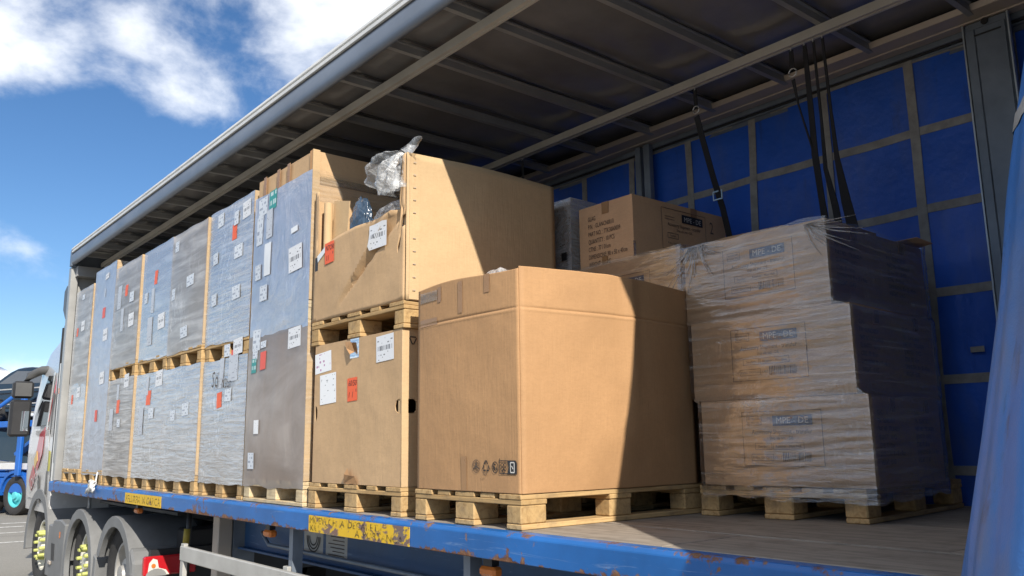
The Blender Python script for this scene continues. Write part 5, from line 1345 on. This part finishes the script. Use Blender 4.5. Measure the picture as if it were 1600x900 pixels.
# air deflector fins behind the cab
part_box('side_deflector', M['alu_white'], A, -0.01, 0.02, 8.655, 8.735, -0.10, 1.40, 0.006)
part_box('deflector_edge', M['black'], A, -0.015, 0.03, 8.60, 8.652, 0.2, 1.86, 0.006)
part_box('deflector_edge', M['black'], A, -0.012, 0.03, 8.737, 8.775, -0.1, 1.84, 0.004)
m = MB(); m.prism([(8.56, 2.02), (8.62, 1.92), (8.78, 2.06), (8.78, 2.30), (8.66, 2.36), (8.58, 2.34)], -0.02, 0.12, 'x'); m.build('roof_deflector', M['cab_grey'], A, 0.01)
part_box('deflector_lamp', M['orange_lens'], A, -0.022, 0.01, 8.60, 8.65, 1.02, 1.09, 0.004)
# mirrors on their arms
mi = MB(); mi.tube([(0.10, 9.72, 1.40), (0.02, 9.92, 1.40), (-0.10, 10.02, 1.33), (-0.14, 10.03, 1.24)], [0.05, 0.06, 0.055, 0.04], 8); ma = mi.build('mirror_arm', M['cab_grey'], A, smooth=True)
part_box('mirror_housing', M['black'], A, -0.29, -0.045, 9.96, 10.10, 1.03, 1.255, 0.03)
part_box('mirror_housing', M['black'], A, -0.30, -0.055, 9.96, 10.10, 0.53, 1.01, 0.03)
part_box('mirror_glass', plain('mirror_silver', (0.55, 0.60, 0.62), 0.03, 1.0, 0.02), A, -0.17, -0.085, 9.952, 9.958, 0.60, 0.86)
part_box('mirror_frame', M['cab_grey'], A, -0.265, -0.075, 9.9535, 9.9585, 1.055, 1.23, 0.002)
# wheel arches, skirts
def arch(cy_, cz_, r0, r1, x0, x1, a0, a1, name='mudguard', mat=None, n=16):
    m = MB()
    prof = [(cy_ + rr * math.cos(t), cz_ + rr * math.sin(t)) for rr, rng in ((r1, range(n + 1)), (r0, range(n, -1, -1))) for t in [R(a0 + (a1 - a0) * i / n) for i in rng]]
    k = 2 * (n + 1)
    vs = [(x0, *p) for p in prof] + [(x1, *p) for p in prof]
    fs = [(i, (i + 1) % k, k + (i + 1) % k, k + i) for i in range(k)]
    for s0 in (0, k):
        for i in range(n): fs.append((s0 + i, s0 + i + 1, s0 + k - 2 - i, s0 + k - 1 - i))
    m.raw(vs, fs); return m.build(name, mat or M['plastic_grey'], A, 0.004, smooth='auto')
arch(9.28, -0.80, 0.56, 0.68, -0.012, 0.42, -8, 188)
arch(7.16, -0.86, 0.545, 0.60, -0.02, 0.62, 2, 178)
arch(5.84, -0.86, 0.545, 0.60, -0.02, 0.62, 20, 168)
arch(7.16, -0.86, 0.50, 0.60, -0.024, 0.03, -25, 205)
arch(5.84, -0.86, 0.50, 0.60, -0.024, 0.03, 22, 205)
m = MB(); m.prism([(5.20, -1.06), (5.22, -0.62), (5.30, -0.52), (5.43, -0.50), (5.40, -1.06)], -0.02, 0.60, 'x'); m.build('rear_mudguard', M['plastic_grey'], A, 0.02)
m = MB(); m.prism([(7.80, -1.08), (7.78, -0.46), (8.02, -0.42), (8.35, -0.44), (8.40, -0.50), (8.58, -0.50), (8.62, -1.08)], -0.015, 0.55, 'x'); sk = m.build('side_skirt', M['plastic_grey'], A, 0.015)
m = MB(); m.prism([(6.50, -1.0), (6.46, -0.70), (6.56, -0.66), (6.58, -1.0)], -0.01, 0.5, 'x'); m.build('mudguard_link', M['plastic_grey'], A, 0.01)
m = MB(); m.prism([(8.20, -0.88), (8.33, -0.88), (8.38, -0.70), (8.22, -0.70)], -0.0185, -0.0155, 'x'); m.build('skirt_recess', M['black'], sk)
part_box('skirt_handle', M['alu_warm'], sk, -0.035, -0.016, 8.30, 8.42, -0.935, -0.89, 0.01)
part_box('skirt_reflector', M['orange_lens'], sk, -0.02, -0.0155, 7.98, 8.02, -0.62, -0.55, 0.002)
part_box('step_panel', M['cab_white'], A, 0.03, 0.35, 8.72, 9.0, -0.60, -0.41, 0.02)
for cy_, rm, w in ((9.28, M['rim_white'], 0.31), (7.16, M['rim_white'], 0.34), (5.84, M['rim'], 0.58)):
    r_ = bpy.data.objects.new('wheel', None); COL.objects.link(r_); r_.parent = A; r_.location = -WOFF[A.name]; WOFF[r_.name] = Vector((0, 0, 0))
    wheel_parts(r_, 0.045 if cy_ > 9 else 0.055, cy_, -0.80, 0.50, w, rm, cy_ > 6)
for cy_ in (9.28, 7.16, 5.84):
    t = MB(); t.lathe((1.85, cy_, -0.80), [(0.2, 0.0), (0.36, 0.0), (0.5, 0.05), (0.5, 0.52), (0.36, 0.56), (0.001, 0.5)], 'x', 28); t.build('far_wheel', M['rubber'], A, smooth='auto')
    part_box('axle', M['black'], A, 0.4, 1.9, cy_ - 0.07, cy_ + 0.07, -0.87, -0.73)
for xa in (0.78, 1.60): part_box('frame_rail', M['black'], A, xa, xa + 0.08, 4.95, 10.3, -0.62, -0.36)
part_box('fifth_wheel', M['black'], A, 0.85, 1.55, 5.9, 6.9, -0.355, -0.265)
part_box('cab_floor', M['black'], A, 0.1, 2.35, 8.80, 10.4, -0.58, -0.40)
part_box('battery_box', M['black'], A, 0.25, 0.75, 7.75, 8.6, -0.95, -0.55, 0.02)
part_box('rear_crossbar', M['black'], A, 0.05, 2.4, 4.965, 5.03, -0.78, -0.50)
part_box('valve_box', M['black'], A, 0.35, 0.70, 5.04, 5.25, -0.72, -0.35, 0.02)
m = MB(); m.tube([(0.6, 8.7, 0.1), (0.6, 8.4, -0.33), (0.9, 7.9, -0.34)], 0.025, 8); m.build('air_hose', M['black'], A, smooth=True)
m = MB(); m.tube([(0.16, 7.55, -0.30), (0.17, 7.6, -0.14)], 0.018, 8); m.build('grab_handle', M['galv'], A, smooth=True)
# tail lamp cluster
TL = part_box('tail_lamp', M['red_lens'], A, -0.02, 0.42, 4.90, 4.96, -0.705, -0.545, 0.012)
m = MB(); m.prism([(0.01, -0.70), (0.02, -0.60), (0.05, -0.562), (0.085, -0.575), (0.10, -0.64), (0.16, -0.66), (0.19, -0.70)], 4.893, 4.899); m.build('clear_lens', M['clear_lens'], TL)
m = MB(); m.prism([(0.08 + 0.085 * math.cos(R(a)), -0.706 + 0.062 * math.sin(R(a))) for a in range(0, 181, 20)], 4.888, 4.8925); m.build('reversing_lens', M['alu'], TL)
m = MB(); m.cyl((0.34, 4.888, -0.625), 0.028, 0.01, 'y', 16); m.build('reflector', plain('dark_red', (0.25, 0.005, 0.01), 0.2), TL)
m = MB(); m.cyl((0.055, 4.886, -0.62), 0.018, 0.006, 'y', 12); m.build('bulb', M['orange_lens'], TL)

# ---------------------------------------------------------------- car transporter across the yard
M['blue_bright'] = plain('transporter_blue', (0.015, 0.11, 0.42), 0.4, 0, 0.2, 1.5)
M['cyan'] = plain('cyan_rim', (0.10, 0.52, 0.56), 0.4, 0.1)
M['car_dark'] = plain('dark_car_paint', (0.016, 0.018, 0.022), 0.15, 0.2, 0.1, 2, Coat_Weight=1.0)
M['car_white'] = plain('white_car_paint', (0.6, 0.6, 0.6), 0.2, 0, 0.05, 2, Coat_Weight=1.0)
M['car_glass'] = plain('car_glass', (0.03, 0.04, 0.055), 0.05, 0, 0.1, Specular_IOR_Level=0.9)
G0 = -BED
def place(o, loc, rz):
    o.location = loc; o.rotation_euler.z = rz
TR = thing('car_transporter', (0, 0, 0), 'blue car transporter parked across the yard behind the cab', 'car transporter')
# built along local +y, near side x = 0
part_box('chassis', M['blue_bright'], TR, 0.06, 2.4, -7.0, 6.5, 0.55, 0.95, 0.03)
part_box('side_sill', M['blue_bright'], TR, 0.0, 0.055, -7.0, -0.62, 0.42, 0.80, 0.02)
part_box('side_sill', M['blue_bright'], TR, 0.0, 0.055, 1.9, 6.5, 0.42, 0.80, 0.02)
for y in (0.0, 1.25):
    w = bpy.data.objects.new('wheel', None); COL.objects.link(w); w.parent = TR
    _M = M['nut']; wheel_parts(w, 0.03, y, 0.5, 0.5, 0.33, M['cyan'], False)
    m = MB(); n = 14
    prof = [(y + rr * math.cos(R(180 * i / n)), 0.5 + rr * math.sin(R(180 * i / n))) for rr, rng in ((0.64, range(n + 1)), (0.57, range(n, -1, -1))) for i in rng]; k = len(prof)
    m.raw([(0.0, *p) for p in prof] + [(0.45, *p) for p in prof], [(i, (i + 1) % k, k + (i + 1) % k, k + i) for i in range(k)] + [(i, i + 1, k - 2 - i, k - 1 - i) for i in range(n)])
    m.build('mudguard', M['blue_bright'], TR)
for y in (-6.5, -3.4, -1.1, 2.6, 6.2):
    part_box('deck_post', M['blue_bright'], TR, 0.02, 0.20, y, y + 0.18, 0.96, 3.6, 0.02)
    part_box('deck_post', M['blue_bright'], TR, 2.22, 2.40, y, y + 0.18, 0.96, 3.6, 0.02)
part_box('deck_track', M['blue_bright'], TR, 0.05, 0.70, -7.0, 6.6, 2.25, 2.42, 0.02)
part_box('deck_track', M['blue_bright'], TR, 1.70, 2.35, -7.0, 6.6, 2.25, 2.42, 0.02)
part_box('lower_track', M['blue_bright'], TR, 0.05, 0.70, -7.0, 6.6, 0.96, 1.08, 0.02)
part_box('lower_track', M['blue_bright'], TR, 1.70, 2.35, -7.0, 6.6, 0.96, 1.08, 0.02)
for z in (2.85, 3.25):
    part_box('hand_rail', M['galv'], TR, 0.03, 0.06, -6.4, 6.3, z, z + 0.03)
m = MB(); m.tube([(0.1, -2.2, 2.25), (0.1, -3.2, 1.1)], 0.06, 8); m.build('lift_ram', M['galv'], TR, smooth=True)
m = MB(); m.box(0.1, 0.6, -2.3, -0.5, 1.45, 1.53, 0, Matrix.Rotation(R(-28), 4, 'X')); m.build('ramp', M['blue_bright'], TR)
part_box('deck_box', M['car_white'], TR, 0.03, 0.4, -0.55, 0.9, 1.15, 1.32, 0.02)
part_box('deck_post', M['blue_bright'], TR, -0.10, 0.0, -0.30, -0.12, 1.0, 3.4, 0.02)
part_box('tool_locker', M['black'], TR, 0.02, 0.5, -2.0, -0.7, 0.97, 1.5, 0.03)
part_box('tool_locker', M['black'], TR, 0.02, 0.5, 2.0, 3.6, 0.5, 1.2, 0.03)
m = MB(); m.tube([(0.0, -0.2, 3.3), (0.0, 1.9, 2.4), (0.0, 3.6, 1.2)], 0.05, 8); m.build('brace', M['blue_bright'], TR, smooth=True)
m = MB(); m.tube([(0.02, -2.6, 1.0), (0.02, -1.2, 2.3)], 0.05, 8); m.build('brace', M['blue_bright'], TR, smooth=True)
place(TR, (1.95, 22.7, G0), R(22))
def car(name_lab, paint, loc, rz, pitch=0.0, L_=4.3, W_=1.8, van=False):
    r_ = thing('car', (0, 0, 0), name_lab, 'car', 'cars on the transporter')
    if van: low = [(-2.1, 0.3), (-2.15, 0.9), (-1.5, 1.10), (-0.95, 1.75), (2.05, 1.80), (2.15, 1.0), (2.12, 0.3)]
    else: low = [(-2.1, 0.28), (-2.15, 0.62), (-1.95, 0.78), (-1.0, 0.95), (-0.35, 1.38), (0.9, 1.45), (1.75, 1.02), (2.1, 0.95), (2.15, 0.5), (2.1, 0.28)]
    cl = low; sm = []
    for i in range(len(cl)):
        p0, p1, p2, p3 = (Vector(cl[(i + k) % len(cl)]) for k in (-1, 0, 1, 2))
        for t in (0.0, 0.25, 0.5, 0.75): sm.append(tuple(0.5 * (2 * p1 + (p2 - p0) * t + (2 * p0 - 5 * p1 + 4 * p2 - p3) * t * t + (3 * p1 - p0 - 3 * p2 + p3) * t ** 3)))
    low = sm
    m = MB(); n = len(low)
    def w_at(z): return W_ / 2 * (1.0 if z < 0.95 else 1.0 - 0.22 * (z - 0.95) / 0.5)
    vs = [(s * w_at(z), y, z) for s in (-1, 1) for y, z in low]
    m.raw(vs, [(i, (i + 1) % n, n + (i + 1) % n, n + i) for i in range(n)] + [tuple(range(n))[::-1], tuple(range(n, 2 * n))])
    m.build('body', paint, r_, 0.02, smooth='auto')
    gl = [(-0.85, 0.98), (-0.28, 1.32), (0.85, 1.38), (1.45, 1.04)] if not van else [(-1.3, 1.15), (-0.88, 1.62), (-0.1, 1.66), (-0.1, 1.15)]
    for s in (-1, 1):
        m = MB(); m.face([(s * (w_at(z) + 0.012), y, z) for y, z in gl]); m.build('side_window', M['car_glass'], r_)
        part_box('headlight', M['clear_lens'], r_, s * 0.62 - 0.18, s * 0.62 + 0.18, -2.165, -2.04, 0.62, 0.76, 0.02)
        for y in (-1.35, 1.3):
            w = MB(); w.lathe((s * 0.93 if s < 0 else 0.71, y, 0.32), [(0.001, 0.02), (0.20, 0.02), (0.22, 0.0), (0.32, 0.03), (0.32, 0.19), (0.22, 0.22), (0.001, 0.2)], 'x', 24)
            wo2 = w.build('wheel', M['rubber'], r_, smooth='auto')
            for k in range(5):
                sp = MB(); a = 2 * math.pi * k / 5; xx = -0.938 if s < 0 else 0.918
                sp.box(xx, xx + 0.02, y - 0.025, y + 0.025, 0.33, 0.52, 0, Matrix.Translation((0, y, 0.32)) @ Matrix.Rotation(a, 4, 'X') @ Matrix.Translation((0, -y, -0.32)))
                sp.build('spoke', M['rim'], wo2)
    ws = [(-1.0, 0.97), (-0.36, 1.375)] if not van else [(-1.48, 1.13), (-0.97, 1.73)]
    m = MB(); (ya, za), (yb, zb) = ws
    m.face([(-w_at(za) * .9, ya - 0.012, za + 0.015), (w_at(za) * .9, ya - 0.012, za + 0.015), (w_at(zb) * .88, yb - 0.012, zb + 0.01), (-w_at(zb) * .88, yb - 0.012, zb + 0.01)]); m.build('windscreen', M['car_glass'], r_)
    part_box('grille', M['black'], r_, -0.4, 0.4, -2.17, -2.10, 0.45, 0.6, 0.01)
    r_.location = loc; r_.rotation_euler = (pitch, 0, rz)
    return r_
def tr_pt(x, y, z):
    v = Matrix.Rotation(R(22), 4, 'Z') @ Vector((x, y, 0)); return (1.95 + v.x, 22.7 + v.y, G0 + z)
car('dark car on the lower deck of the transporter, headlight towards the cab', M['car_dark'], tr_pt(1.2, 0.6, 1.09), R(22), R(4))
car('dark car on the upper deck of the transporter above the mirrors', M['car_dark'], tr_pt(1.2, 0.2, 2.425), R(22))
car('white van on the upper deck at the left edge of the yard view', M['car_white'], tr_pt(1.2, 5.0, 2.425), R(22), 0, van=True)
car('dark car on the lower deck at the left edge of the yard view', M['car_dark'], tr_pt(1.2, -4.6, 1.085), R(202))

# ---------------------------------------------------------------- lift everything onto the ground
for o in list(S.objects):
    if o.parent is None and o.type not in ('CAMERA', 'LIGHT'):
        o.location.z += BED
